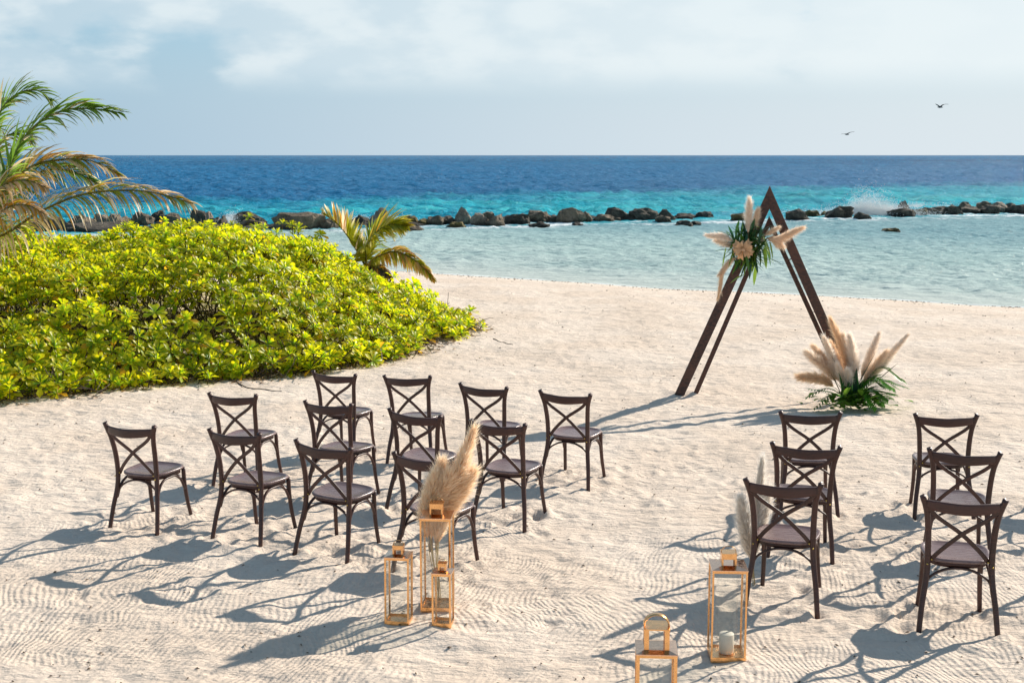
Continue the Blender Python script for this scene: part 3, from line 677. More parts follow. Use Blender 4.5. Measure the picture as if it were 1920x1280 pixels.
# ------------------------------------------------------------------ palms
def frond(palm, origin, pts, nl, L, droop=.8, green=(.10, .17, .02), dry=(.60, .47, .31), dryness=.3, single=False, wind=(.35, 0, -.1), w=.028, stub=.06, roll=48):
    nl = int(nl * 1.75); L = L * 1.3
    P = crom([p - origin for p in pts], 8); n = len(P)
    mb = MB(); mb.sweep(P, [.022 * (1 - .85 * i / n) + .003 for i in range(n)], 6, col=(.22, .20, .05))
    fr = mb.obj('frond', M['palm'], palm, True, True)
    acc = MB(); r = random.Random(int(abs(pts[0].x * 1000)) + nl)
    seg = [(P[i + 1] - P[i]).length for i in range(n - 1)]; tot = sum(seg)
    for k in range(nl):
        t = stub + (1 - stub) * (k + .5) / nl; s = t * tot; i = 0
        while i < n - 2 and s > seg[i]: s -= seg[i]; i += 1
        p = P[i].lerp(P[i + 1], min(1, s / seg[i])); tg = (P[i + 1] - P[i]).normalized()
        side = tg.cross(Vector((0, 0, 1)));
        if side.length < .2: side = Vector((0, 1, 0))
        side.normalize(); up = side.cross(tg).normalized(); cr_, sr_ = math.cos(R(roll)), math.sin(R(roll)); side, up = side * cr_ - up * sr_, up * cr_ + side * sr_
        for sg in (-1, 1):
            LL = L * (math.sin(math.pi * min(1, .16 + .8 * t)) ** .7) * r.uniform(.78, 1.08)
            d = (tg * (.55 + .75 * t) + side * sg * (1.0 - .45 * t) + up * .28 + Vector(wind) * r.uniform(.3, 1.) + Vector((r.gauss(0, .07), r.gauss(0, .07), r.gauss(0, .07)))).normalized()
            q = p.copy(); m1 = MB(); rows = []; ns = 5; dd = d.copy(); dr = droop * r.uniform(.6, 1.4)
            dy = r.random() < dryness; tipdry = r.uniform(.0, .5) + dryness * .8
            wd = (dd.cross(Vector((0, 0, 1)))); wd = wd.normalized() if wd.length > .1 else side
            tw = r.uniform(-.7, .7); wv = (wd * math.cos(tw) + Vector((0, 0, 1)) * math.sin(tw)).normalized()
            cg = Vector(green) * r.uniform(.7, 1.3); cd = Vector(dry) * r.uniform(.6, 1.25)
            if r.random() < dryness * .35: cd = Vector((.45, .24, .03))
            vs = []; cs = []
            for j in range(ns + 1):
                u = j / ns; ww = w * (1 - u ** 2.2) * (.6 + .8 * min(u * 4, 1)) * .6 + .0015
                vs += [q - wv * ww, q + wv * ww]; c = cd if dy else cg.lerp(cd, max(0, min(1, (u - 1 + tipdry) * 1.6)))
                cs += [tuple(c)] * 2
                q = q + dd * LL / ns; dd = (dd + Vector((0, 0, -dr)) * (.22 + .2 * u)).normalized()
            fs = [(2 * j, 2 * j + 1, 2 * j + 3, 2 * j + 2) for j in range(ns)]
            if single: m1.add([v - p for v in vs], fs, cs); o = m1.obj('leaflet', M['palm'], fr, True, True); o.location = p
            else: acc.add(vs, fs, cs)
    if not single: o = acc.obj('leaflet', M['palm'], fr, True, True); o['kind'] = 'stuff'
    return fr
def big_palm():
    D = 19.5; C0 = at(-70, 455, D + .3); C0.z = 1.75
    org = Vector((C0.x, C0.y, hz(C0.x, C0.y))); palm = empty('coconut_palm', org)
    tag(palm, 'coconut palm at the left edge with windblown, half dry fronds over the bush', 'palm tree')
    mb = MB(); top = C0 - org; mb.sweep(crom([(0, 0, -.1), (.05, 0, .6), (.02, 0, 1.2), top], 6), [.16 - .004 * i for i in range(19)], 10); mb.obj('trunk', M['trunk'], palm)
    A = lambda L: [C0] + [at(x, y, D + d) for x, y, d in L]
    G = (.15, .26, .03); G2 = (.26, .30, .03)
    frond(palm, org, A([(-10, 418, -.2), (25, 300, -.3), (62, 240, -.4), (120, 207, -.5), (185, 205, -.6), (226, 212, -.6)]), 52, .62, .75, G, dryness=.06, single=True, wind=(.7, 0, .12))
    frond(palm, org, A([(0, 443, -.4), (70, 400, -.6), (150, 366, -.8), (235, 357, -1.), (300, 364, -1.1), (362, 382, -1.2)]), 56, .60, 1.1, G2, dryness=.50, single=True, w=.022)
    frond(palm, org, A([(-10, 380, -.1), (50, 318, -.1), (110, 300, -.2), (175, 303, -.2), (228, 330, -.2)]), 46, .50, 1.1, G2, dryness=.62, single=False)
    frond(palm, org, A([(-30, 300, .2), (-5, 220, .2), (30, 178, .2), (70, 170, .2), (98, 190, .2)]), 44, .55, .7, G, dryness=.08, single=False)
    frond(palm, org, A([(-10, 390, .4), (60, 330, .5), (120, 318, .6), (165, 335, .7), (190, 350, .7)]), 40, .55, 1.2, G, dryness=.1, single=False)
    frond(palm, org, A([(-20, 330, .3), (0, 268, .3), (30, 250, .3), (60, 262, .3)]), 34, .50, .9, G, dryness=.2)
    frond(palm, org, A([(-30, 400, -.5), (0, 352, -.7), (45, 338, -.9), (88, 352, -1.)]), 34, .48, 1.2, G2, dryness=.7)
    frond(palm, org, A([(-30, 430, -.6), (10, 392, -.9), (50, 385, -1.1), (85, 402, -1.2)]), 34, .45, 1.4, G2, dryness=.85)
    frond(palm, org, A([(-40, 300, 1.), (-40, 230, 1.3), (-20, 190, 1.5), (20, 190, 1.6)]), 34, .5, .9, G, dryness=.2)
    frond(palm, org, A([(-150, 330, .3), (-230, 270, .5), (-330, 280, .6), (-400, 330, .6)]), 34, .6, 1., G, dryness=.3, wind=(-.2, 0, 0))
    frond(palm, org, A([(-140, 300, -.9), (-170, 240, -1.5), (-200, 220, -2.), (-240, 260, -2.5)]), 34, .6, 1., G, dryness=.2)
big_palm()
def small_palm():
    D = 25.0; C0 = at(686, 500, D); org = Vector((C0.x, C0.y, hz(C0.x, C0.y))); palm = empty('young_palm', org)
    tag(palm, 'young palm with a few yellowing fronds behind the right part of the bush', 'palm tree')
    mb = MB(); mb.sweep([(0, 0, -.1), (0, 0, .4), C0 - org], [.12, .1, .06], 8); mb.obj('trunk', M['trunk'], palm)
    A = lambda L: [C0] + [at(x, y, D + d) for x, y, d in L]
    W_ = .042
    Y = (.36, .36, .02); G = (.22, .30, .03)
    frond(palm, org, A([(672, 475, .1), (650, 440, .2), (628, 415, .3), (606, 400, .4)]), 40, .42, .35, Y, dry=(.80, .68, .50), dryness=.35, wind=(.5, 0, .0), single=True, w=W_)
    frond(palm, org, A([(688, 465, -.2), (705, 436, -.4), (732, 421, -.6), (762, 424, -.8)]), 42, .50, .45, Y, dry=(.60, .42, .05), dryness=.10, wind=(.2, 0, -.25), single=True, w=W_)
    frond(palm, org, A([(705, 484, -.4), (738, 472, -.7), (772, 484, -1.), (800, 508, -1.2), (813, 523, -1.3)]), 36, .34, 1.3, Y, dry=(.62, .38, .14), dryness=.35, w=W_)
    frond(palm, org, A([(690, 470, .2), (700, 445, .2), (718, 432, .2), (735, 440, .2)]), 30, .42, .7, G, dryness=.1)
    frond(palm, org, A([(700, 500, -.5), (715, 505, -.8), (728, 515, -1.), (735, 524, -1.)]), 26, .26, 1.6, (.08, .06, .04), dry=(.12, .085, .06), dryness=.9)
small_palm()
def fan_leaf(name, lab, cat, spots, D):
    c = at(*spots[0][:2], D); th = empty(name, (c.x, c.y, c.z - .5)); tag(th, lab, cat)
    mb = MB()
    mb.sweep([(0, 0, -.1), (0.02, .02, .25), (.04, 0, .5)], .008, 5, col=(.2, .12, .05)); mb.obj('stem', M['twig'], th)
    for px, py, r, tilt in spots:
        p = at(px, py, D) - th.location; mb = MB(); n = 14; nrm = Vector((.2 + tilt, -.8, .5)).normalized(); q = nrm.to_track_quat('Z', 'Y')
        vs = [p] + [p + q @ Vector((math.cos(a) * r, math.sin(a) * r * .9, .012 * math.sin(3 * a))) for a in [2 * math.pi * k / n for k in range(n)]]
        mb.add(vs, [(0, 1 + k, 1 + (k + 1) % n) for k in range(n)], (.42, .42, .05)); mb.obj('leaf', M['leaf'], th, True, True)
fan_leaf('sea_grape_sprig', 'sprig of round pale yellow sea grape leaves sticking out of the bush', 'plant', [(383, 490, .10, 0), (371, 488, .085, .8), (376, 503, .11, -.5), (405, 508, .10, .3)], 20.0)

# ------------------------------------------------------------------ chairs
def chair():
    root = empty('cross_back_chair')
    W, S = M['wood'], M['seat']
    # seat: rounded trapezoid with a raised rim
    def outline(k, grow=0):
        vs = []
        for i in range(k):
            a = 2 * math.pi * i / k; ca, sa = math.cos(a), math.sin(a); e = .62
            x = math.copysign(abs(ca) ** e, ca); y = math.copysign(abs(sa) ** e, sa)
            wx = .203 + .022 * (y > 0) * abs(y) if True else 0
            wx = .195 + .027 * (y + 1) / 2
            vs.append((x * (wx + grow), .185 + y * (.205 + grow)))
        return vs
    k = 40; mb = MB()
    rings = [(-.002, .440), (.006, .447), (.006, .458), (0, .464), (-.014, .465), (-.020, .459), (-.10, .456)]
    vs = []; 
    for g, z in rings: vs += [(x, y, z) for x, y in outline(k, g)]
    fs = [tuple(range(k))[::-1]]
    for r_ in range(len(rings) - 1):
        for i in range(k): a = r_ * k + i; b = r_ * k + (i + 1) % k; fs.append((a, b, b + k, a + k))
    fs.append(tuple(range((len(rings) - 1) * k, len(rings) * k))); mb.add(vs, fs); mb.obj('seat', S, root)
    mb = MB(); vs = []
    for g, z in ((-.018, .408), (-.018, .4405), (-.034, .4405), (-.034, .408)): vs += [(x, y, z) for x, y in outline(k, g)]
    fs = []
    for r_ in range(4):
        for i in range(k): a = r_ * k + i; b = r_ * k + (i + 1) % k; c = ((r_ + 1) % 4) * k; fs.append((a, b, c + (i + 1) % k, c + i))
    mb.add(vs, fs); mb.obj('seat_frame', W, root)
    for s in (-1, 1):
        mb = MB(); P = crom([(s * .243, -.118, -.03), (s * .225, -.072, .17), (s * .203, -.032, .33), (s * .196, -.016, .46), (s * .200, -.024, .62), (s * .213, -.048, .76), (s * .235, -.066, .845), (s * .246, -.074, .885)], 4)
        n = len(P); mb.sweep(P, [.0172 + .0035 * math.sin(math.pi * i / n) for i in range(n)], 10, up=(0, 1, 0)); mb.obj('leg', W, root)
        mb = MB(); P = crom([(s * .203, .400, -.03), (s * .190, .368, .15), (s * .184, .352, .30), (s * .184, .346, .445)], 4)
        n = len(P); mb.sweep(P, [.0155 + .003 * i / n for i in range(n)], 10, up=(0, 1, 0)); mb.obj('leg', W, root)
        # curved struts under the seat side and at the front corner
        mb = MB(); P = crom([(s * .205, -.035, .255), (s * .198, .005, .345), (s * .190, .075, .398), (s * .187, .155, .405), (s * .186, .235, .398), (s * .186, .305, .345), (s * .190, .345, .255)], 4)
        mb.sweep(P, .0075, 8, w=.011, up=(1, 0, 0)); mb.obj('arched_brace', W, root)
    for y, ya in ((-.040, -.016), (.362, .340)):
        mb = MB(); w0 = .205 if y < 0 else .187
        P = crom([(-w0, y - .002, .25), (-w0 + .022, ya, .335), (-.095, ya + .006, .392), (0, ya + .010, .407), (.095, ya + .006, .392), (w0 - .022, ya, .335), (w0, y - .002, .25)], 4)
        mb.sweep(P, .0075, 8, w=.011, up=(0, 1, 0)); mb.obj('arched_brace', W, root)
    # top rail, bowed backward
    mb = MB(); P = crom([(-.232, -.062, .842), (-.15, -.102, .834), (0, -.132, .828), (.15, -.102, .834), (.232, -.062, .842)], 6)
    nP = len(P); mb.sweep(P, [.0105] * nP, 12, w=[.026 + .011 * math.sin(math.pi * i / (nP - 1)) for i in range(nP)], up=(0, 0, 1)); mb.obj('top_rail', W, root)
    for s in (-1, 1):   # crossed flat strips, ends curling over the rail ends
        yo = -.006 * (s > 0)
        mb = MB(); P = crom([(s * .252, -.050, .893), (s * .236, -.072 + yo, .858), (s * .165, -.062 + yo, .765), (s * .01, -.050 + yo, .655), (-s * .115, -.030 + yo, .535), (-s * .176, -.008 + yo, .458)], 5)
        mb.sweep(P, .0055, 10, w=.0145, up=(.7, 0, -s * .7)); mb.obj('cross_brace', W, root)
        mb = MB(); mb.sweep([(-s * .173, -.022, .462), (-s * .173, -.030, .462)], [.0065, .005], 8, up=(0, 0, 1)); mb.obj('screw', M['brass'], root)
        mb = MB(); mb.sweep([(s * .2, -.046, .437), (s * .2, -.052, .437)], [.006, .0045], 8, up=(0, 0, 1)); mb.obj('screw', M['brass'], root)
        mb = MB(); mb.sweep([(s * .238, -.062, .848), (s * .250, -.072, .892)], [.018, .0205], 10, up=(0, 1, 0)); mb.obj('rail_end', W, root)
    return root
LC = {
 'A': 'leftmost chair of all, a reddish brown cross-back chair standing alone on the sand',
 'C': 'brown cross-back chair, second from left in the left block row nearest the camera',
 'D': 'brown cross-back chair, third from left in the left block row nearest the camera',
 'I': 'dark cross-back chair partly hidden by the pampas bunch and the tall left lantern',
 'B': 'reddish brown cross-back chair, leftmost in the middle row of the left block',
 'E': 'brown cross-back chair, second from left in the middle row of the left block',
 'H': 'cross-back chair, third from left in the middle row of the left block',
 'K': 'cross-back chair at the aisle end of the middle row, right of the pampas bunch tip',
 'F': 'cross-back chair, leftmost in the far row of the left block by the driftwood branch',
 'G': 'cross-back chair, second from left in the far row of the left block',
 'J': 'cross-back chair, third from left in the far row of the left block',
 'L': 'cross-back chair at the aisle end of the far row, beside the arch shadow',
 'M': 'cross-back chair in the far row of the right block, just before the pampas arrangement',
 'N': 'cross-back chair in the middle row on the aisle side of the right block',
 'O': 'cross-back chair directly behind the tall right lantern, with grey pampas beside its back',
 'P': 'cross-back chair in the far row of the right block at the outer column',
 'Q': 'cross-back chair in the middle row of the right block at the outer column',
 'R': 'largest nearest cross-back chair at the bottom right of the picture',
 'S': 'cross-back chair just past the right edge in the far row of the right block',
 'T': 'cross-back chair just past the right edge in the middle row of the right block',
 'U': 'cross-back chair just past the right edge in the nearest row of the right block'}
proto = chair(); first = True
for k, (x, y, t) in CH.items():
    o = proto if first else copy_tree(proto); first = False
    c_, s_ = math.cos(R(t)), math.sin(R(t)); hs = []
    for a, b in ((-.24, -.112), (.24, -.112), (-.195, .376), (.195, .376)): hs.append((a, b, hz(x + a * c_ - b * s_, y + a * s_ + b * c_)))
    z0 = sum(h for *_, h in hs) / 4; rx = ((hs[2][2] + hs[3][2]) - (hs[0][2] + hs[1][2])) / 2 / .488; ry = -((hs[1][2] + hs[3][2]) - (hs[0][2] + hs[2][2])) / 2 / .435
    o.location = (x, y, z0 - .004); o.rotation_euler = (rx, ry, R(t)); tag(o, LC[k], 'chair', 'cross-back chairs set out for a ceremony')

# ------------------------------------------------------------------ arch
def arch():
    Lf = ground(1267, 742); Rf = ground(1606, 752); base = (Lf + Rf) / 2; base.z = hz(base.x, base.y)
    root = empty('wooden_triangle_arch', base); tag(root, 'tall dark wooden triangle arch with a smaller triangle inside, standing in the sand', 'arch')
    ax = (Rf - Lf).normalized(); nr = Vector((-ax.y, ax.x, 0))
    def beam(a, b, w, d, name='beam', up=None):
        mb = MB(); t = (b - a).normalized(); sd = t.cross(nr).normalized(); vs = []
        bev = .006
        for p in (a, b):
            for u, v in ((-1, -1), (1, -1), (1, 1), (-1, 1)):
                for du, dv in (((bev, 0), (0, bev)) if (u * v > 0) else ((0, bev), (bev, 0))):
                    vs.append(p + sd * u * (w / 2 - du) + nr * v * (d / 2 - dv))
        fs = [(j, (j + 1) % 8, (j + 1) % 8 + 8, j + 8) for j in range(8)] + [tuple(range(7, -1, -1)), tuple(range(8, 16))]
        mb.add(vs, fs); return mb.obj(name, M['arch'], root, False)
    def tri(pl, pr, ap, w, d, oy):
        pl, pr, ap = [Vector(p) - base + nr * oy for p in (pl, pr, ap)]
        tl = (ap - pl).normalized(); tr = (ap - pr).normalized(); mid = (tl + tr).normalized(); ha = tl.angle(mid)
        O = ap + mid * (w / 2 / math.sin(ha)); I = ap - mid * (w / 2 / math.sin(ha))
        for p, t, sgn, g in ((pl, tl, -1, 0), (pr, tr, 1, .0015)):
            ax_ = (pr - pl).normalized(); sd = (ax_ - t * ax_.dot(t)).normalized() * sgn; f = p - t * .12
            q = [f + sd * w / 2, O, I, f - sd * w / 2]; mb = MB(); e = d / 2 + g
            mb.add([v - nr * e for v in q] + [v + nr * e for v in q], [(0, 1, 2, 3), (7, 6, 5, 4), (0, 4, 5, 1), (1, 5, 6, 2), (2, 6, 7, 3), (3, 7, 4, 0)])
            o_ = mb.obj('beam', M['arch'], root, False); bv = o_.modifiers.new('edge', 'BEVEL'); bv.width = .004; bv.segments = 2
    D = base.y
    ap = at(1443, 370, D); tri(ground(1272, 744), ground(1610, 754), ap, .115, .055, 0)
    o = .10
    ap2 = at(1443, 416, D + o); tri(ground(1300, 742) + Vector((0, -o, 0)), ground(1590, 745) + Vector((0, -o, 0)), ap2, .058, .040, o)
    a = at(1474, 490, D) - base; b = at(1491, 483, D) - base
    mb = MB(); mb.sweep([a + nr * o, b], .008, 6); mb.obj('tie_rod', M['arch'], root)
    a = at(1344, 620, D) - base; b = at(1362, 612, D) - base
    return root, base, D
AR, ABASE, AD = arch()

# ------------------------------------------------------------------ pampas and flowers
def plume(parent, p0, p1, thick, bend=(0, 0, 0), n=1500, col=(.74, .56, .38), tip=(.86, .76, .62), stem=0.35, seed=1, strand=.11, wid=.0022):
    """p0 stem foot, p1 plume tip, both in the parent's space"""
    r = np.random.default_rng(seed); P = crom([p0, p0.lerp(p1, .5) + Vector(bend), p1], 12); k = len(P); mb = MB(); thick = thick * 1.7; n = int(n * 1.5)
    mb.sweep(P, .0035, 4, col=(.55, .45, .25), cap=False); V = []; C = []; 
    for i in range(n):
        t = stem + (1 - stem) * r.random() ** .9; f = t * (k - 1); j = min(int(f), k - 2); p = P[j].lerp(P[j + 1], f - j); tg = (P[j + 1] - P[j]).normalized()
        a = Vector(r.normal(0, 1, 3)); a -= tg * a.dot(tg); a.normalize(); u = (t - stem) / (1 - stem)
        env = thick * (math.sin(math.pi * min(1, u * .86 + .10)) ** .65) * (1 - .35 * u)
        L = strand * (.6 + .6 * r.random()); d = (tg * 1.0 + a * (env / strand) * 1.25).normalized()
        m_ = p + d * L * .55; e = p + d * L * .9 + Vector((0, 0, -.012)) + tg * L * .12 + a * r.normal(0, .016) + Vector(r.normal(0, .006, 3))
        w = d.cross(Vector(r.normal(0, 1, 3))).normalized() * wid * r.uniform(.5, 1.2)
        V += [p - w * .5, p + w * .5, m_ + w, m_ - w, e]; c = np.array(col) * r.uniform(.75, 1.1); c2 = np.array(tip) * r.uniform(.85, 1.1); C += [c, c, c * .4 + c2 * .6, c * .4 + c2 * .6, c2]
    b = np.arange(n) * 5
    off = len(mb.v); sv = np.array(mb.v); sq = np.array([f for f in mb.f])
    V = np.concatenate([sv, np.array([v[:] for v in V])]); C = np.concatenate([np.array(mb.c), np.array(C)])
    q = np.concatenate([sq, np.stack([b, b + 1, b + 2, b + 3], -1) + off]); t_ = np.stack([b + 3, b + 2, b + 4], -1) + off
    return npmesh('pampas_plume', V, q, M['plume'], C, True, parent, t_)
def blade(parent, p0, d, L, W, col, droop=.4, name='leaf', fold=.25, ns=5, shape='lance', mat='green'):
    mb = MB(); q = Vector(p0); dd = Vector(d).normalized(); sd = dd.cross(Vector((0, 0, 1))); sd = sd.normalized() if sd.length > .1 else Vector((1, 0, 0))
    vs = []; up = sd.cross(dd)
    for j in range(ns + 1):
        u = j / ns
        w = W * (math.sin(math.pi * min(1, .12 + .88 * u)) ** .8 if shape == 'lance' else math.sin(math.pi * (.06 + .9 * u)) ** .55) + .001
        up = sd.cross(dd).normalized(); vs += [q - sd * w + up * w * fold, q, q + sd * w + up * w * fold]
        q = q + dd * L / ns; dd = (dd + Vector((0, 0, -droop / ns))).normalized()
    fs = []
    for j in range(ns): a = 3 * j; fs += [(a, a + 1, a + 4, a + 3), (a + 1, a + 2, a + 5, a + 4)]
    c = Vector(col); mb.add([v - Vector(p0) for v in vs], fs, tuple(c)); o = mb.obj(name, M[mat], parent, True, True); o.location = p0; return o
def bloom(parent, c, r, facing, col=(.95, .62, .36), n=34, seed=2):
    rr = random.Random(seed); q = Vector(facing).to_track_quat('Z', 'Y'); mb = MB(); f = empty('flower', c); f.parent = parent
    bm = bmesh.new(); bmesh.ops.create_icosphere(bm, subdivisions=2, radius=r * .5); me = bpy.data.meshes.new('flower_core'); bm.to_mesh(me); bm.free()
    ca = me.color_attributes.new('tint', 'FLOAT_COLOR', 'POINT'); ca.data.foreach_set('color', [v for _ in me.vertices for v in (col[0] * .7, col[1] * .6, col[2] * .5, 1)])
    o = link('flower_core', me, f, M['petal'], True)
    for k in range(n):
        t = (k + .5) / n; a = k * 2.39996 + rr.uniform(-.5, .5); inc = R(100) * t ** .6 + rr.uniform(-.22, .22); out = Vector((math.cos(a), math.sin(a), 0)); d = out * math.sin(inc) + Vector((0, 0, 1)) * math.cos(inc)
        side = Vector((-math.sin(a), math.cos(a), 0)); base = d * r * .45; W = r * rr.uniform(.26, .40); L = r * rr.uniform(.42, .78); upv = d.cross(side)
        m1 = MB(); vs = []
        for u in (0, .5, 1.):
            for s in (-1, 0, 1): 
                w = W * (.5 + .7 * u) * s; vs.append(q @ (base + d * L * u + side * w + upv * (-.8 * L * u * u + rr.uniform(-.14, .14) * r) + d * (abs(s) * .22 * r * u)))
        cc = Vector(col) * rr.uniform(.72, 1.05)
        m1.add(vs, [(0, 1, 4, 3), (1, 2, 5, 4), (3, 4, 7, 6), (4, 5, 8, 7)], [tuple(cc * q_) for q_ in (.7, .7, .7, .9, .9, .9, 1., 1., 1.)]); m1.obj('petal', M['petal'], f, True, True)
    return f
CRM = (.92, .75, .55); PNK = (.93, .80, .66); WHT = (.95, .88, .80)
def arch_spray():
    D = AD - .08; c = at(1398, 462, D); root = empty('arch_flower_spray', c); tag(root, 'floral spray with peach bloom and pampas plumes tied to the left beam of the arch', 'flower arrangement')
    A = lambda x, y, d=0: at(x, y, D + d) - c
    r = random.Random(5)
    for k in range(285):
        a = r.uniform(0, 2 * math.pi); el = r.uniform(-.2, .9)
        bx = r.gauss(0, 13); by = r.gauss(0, 16)
        p0 = A(1402 + bx, 462 + by, r.uniform(-.10, .06)); dx, dz = math.cos(a), math.sin(a)
        d = Vector((dx, -el * .7, dz)); L = r.uniform(.14, .27) * (1.15 if dz < -.2 else 1); col = [(.025, .10, .04), (.05, .15, .035), (.09, .21, .03), (.035, .12, .06)][r.randrange(4)]
        if dz < -.3 and r.random() < .5: col = (.20, .32, .04)
        blade(root, p0, d, L, r.uniform(.013, .026), col, .35)
    for (x0, y0, x1, y1) in ((1395, 448, 1371, 424), (1398, 440, 1392, 412), (1403, 440, 1424, 416), (1420, 470, 1452, 440), (1380, 470, 1352, 487), (1400, 490, 1388, 522), (1412, 495, 1432, 508), (1408, 495, 1405, 524)):
        a = A(x0, y0, -.1); b = A(x1, y1, -.14); blade(root, a, b - a, (b - a).length, .016, (.03, .085, .04), .1)
    plume(root, A(1402, 456, -.1), A(1405, 379, -.12), .050, (0, 0, 0), 1500, PNK, WHT, .25, 11, .10)
    plume(root, A(1404, 452, -.05), A(1420, 398, -.02), .045, (.0, 0, 0), 900, CRM, PNK, .25, 12, .10)
    plume(root, A(1385, 458, -.12), A(1333, 441, -.16), .034, (0, 0, .03), 1300, PNK, WHT, .15, 13, .10)
    plume(root, A(1384, 466, -.1), A(1346, 452, -.1), .04, (0, 0, 0), 500, PNK, WHT, .2, 14, .09)
    plume(root, A(1388, 478, -.12), A(1348, 548, -.14), .018, (-.06, 0, .05), 800, CRM, CRM, .2, 15, .12)
    plume(root, A(1388, 478, -.12), A(1352, 510, -.12), .03, (0, 0, .03), 700, CRM, PNK, .2, 16, .08)
    plume(root, A(1415, 452, -.12), A(1498, 430, -.15), .045, (0, 0, -.05), 1400, CRM, PNK, .30, 17, .11)
    plume(root, A(1418, 450, -.12), A(1462, 458, -.12), .045, (.02, 0, .04), 900, CRM, PNK, .35, 18, .10)
    plume(root, A(1425, 446, -.10), A(1456, 428, -.10), .03, (0, 0, 0), 400, CRM, PNK, .2, 19, .08)
    bloom(root, A(1393, 467, -.22), .092, (-.15, -1, .25))
arch_spray()
def pinnate(parent, pts, n, L, W, col, seed, name='fern_frond'):
    r = random.Random(seed); P = crom(pts, 6); mb = MB(); mb.sweep(P, [.005 * (1 - .7 * i / len(P)) for i in range(len(P))], 5, col=(.08, .14, .03)); f = mb.obj(name, M['green'], parent, True, True)
    for k in range(n):
        t = .12 + .87 * k / (n - 1); g = t * (len(P) - 1); i = min(int(g), len(P) - 2); p = P[i].lerp(P[i + 1], g - i); tg = (P[i + 1] - P[i]).normalized(); sd = tg.cross(Vector((0, 0, 1)))
        sd = sd.normalized() if sd.length > .1 else Vector((1, 0, 0))
        for s in (-1, 1):
            c = Vector(col) * r.uniform(.7, 1.35)
            blade(f, p, tg * .8 + sd * s + Vector((0, 0, .15)), L * (math.sin(math.pi * (.15 + .7 * t)) ** .6) * r.uniform(.85, 1.1), W, c, .6, 'leaflet', ns=3)
    return f
def ground_arrangement():
    g = ground(1600, 766); c = Vector((g.x, g.y, hz(g.x, g.y))); root = empty('pampas_arrangement', c); D = c.y
    tag(root, 'large arrangement of cream pampas plumes and green leaves at the right foot of the arch', 'flower arrangement')
    A = lambda x, y, d=0: at(x, y, D + d) - c
    S = [((1580, 738), (1504, 706, -.05), .075, CRM, CRM, (0, 0, .07)), ((1582, 735), (1517, 664, .0), .075, CRM, WHT, (0, 0, .05)), ((1585, 735), (1530, 655, .1), .06, CRM, PNK, (0, 0, .03)),
         ((1586, 732), (1548, 640, -.1), .050, PNK, WHT, (0, 0, 0)), ((1588, 730), (1560, 650, .15), .055, CRM, CRM, (0, 0, 0)), ((1592, 728), (1560, 604, .15), .055, CRM, CRM, (.06, 0, 0)),
         ((1596, 728), (1583, 634, .1), .065, CRM, WHT, (.05, 0, 0)), ((1600, 728), (1594, 635, -.02), .075, WHT, WHT, (.03, 0, 0)), ((1606, 730), (1646, 631, .1), .055, PNK, WHT, (0, 0, 0)),
         ((1606, 735), (1658, 665, -.08), .060, CRM, PNK, (0, 0, 0)), ((1606, 735), (1696, 634, 0), .045, PNK, WHT, (0, 0, .0)), ((1604, 735), (1668, 668, .1), .05, CRM, WHT, (0, 0, .02)), ((1590, 740), (1590, 700, -.18), .05, WHT, WHT, (0, 0, 0)), ((1590, 740), (1572, 690, -.18), .03, PNK, WHT, (0, 0, 0))]
    for i, (a, b, th, c1, c2, bd) in enumerate(S): plume(root, A(*a), A(*b), th, bd, 1700, c1, c2, .22, 30 + i, .12)
    G1 = (.10, .27, .03); G2 = (.045, .15, .035); G3 = (.20, .36, .04)
    for i, (tx, ty, d) in enumerate(((1690, 712, -.1), (1675, 728, -.3), (1664, 748, -.35), (1645, 764, -.4), (1690, 724, .15), (1655, 722, -.1), (1670, 738, .1), (1655, 757, -.2))):
        pinnate(root, [A(1602, 745, -.05), A((1602 + tx) / 2, min(ty, 745) - 22 + i * 3, d / 2), A(tx, ty, d)], 20, .19, .013, G1 if i % 2 else (.07, .17, .02), i)
    for i, (tx, ty, d) in enumerate(((1512, 745, -.1), (1518, 730, -.05), (1526, 765, -.2))):
        pinnate(root, [A(1590, 748, -.05), A((1590 + tx) / 2, 728 + i * 7, d / 2), A(tx, ty, d)], 12, .10, .009, G2, 20 + i)
    r = random.Random(9)
    for k in range(190):
        a = r.uniform(-.2, math.pi + .2); p0 = A(1598 + r.gauss(0, 28), 752 + r.gauss(0, 7), -.15 + r.gauss(0, .12)); p0.z = max(p0.z, .03)
        blade(root, p0, Vector((math.cos(a) * .8, -r.uniform(.2, 1.), r.uniform(.1, .8))), r.uniform(.09, .15), r.uniform(.028, .042), [G1, G3, (.08, .17, .02)][r.randrange(3)], .5, 'leaf', shape='round')
    for k in range(46):
        a = r.uniform(-1.3, 1.3); p0 = A(1600 + r.gauss(0, 10), 745 + r.gauss(0, 5), r.uniform(-.15, .1))
        blade(root, p0, Vector((math.sin(a), -.3 + r.gauss(0, .3), .4 + abs(math.cos(a)))), r.uniform(.16, .32), r.uniform(.008, .018), G2, .3, 'blade')
    for (x0, y0, x1, y1, w) in ((1600, 740, 1641, 661, .022), (1602, 740, 1606, 690, .03), (1592, 740, 1594, 690, .026), (1648, 712, 1684, 680, .018), (1590, 720, 1556, 662, .012), (1612, 730, 1622, 690, .02), (1575, 735, 1558, 700, .02)):
        a = A(x0, y0, -.14); b = A(x1, y1, -.16); blade(root, a, b - a, (b - a).length, w, (.016, .055, .026), .05, 'blade')
ground_arrangement()

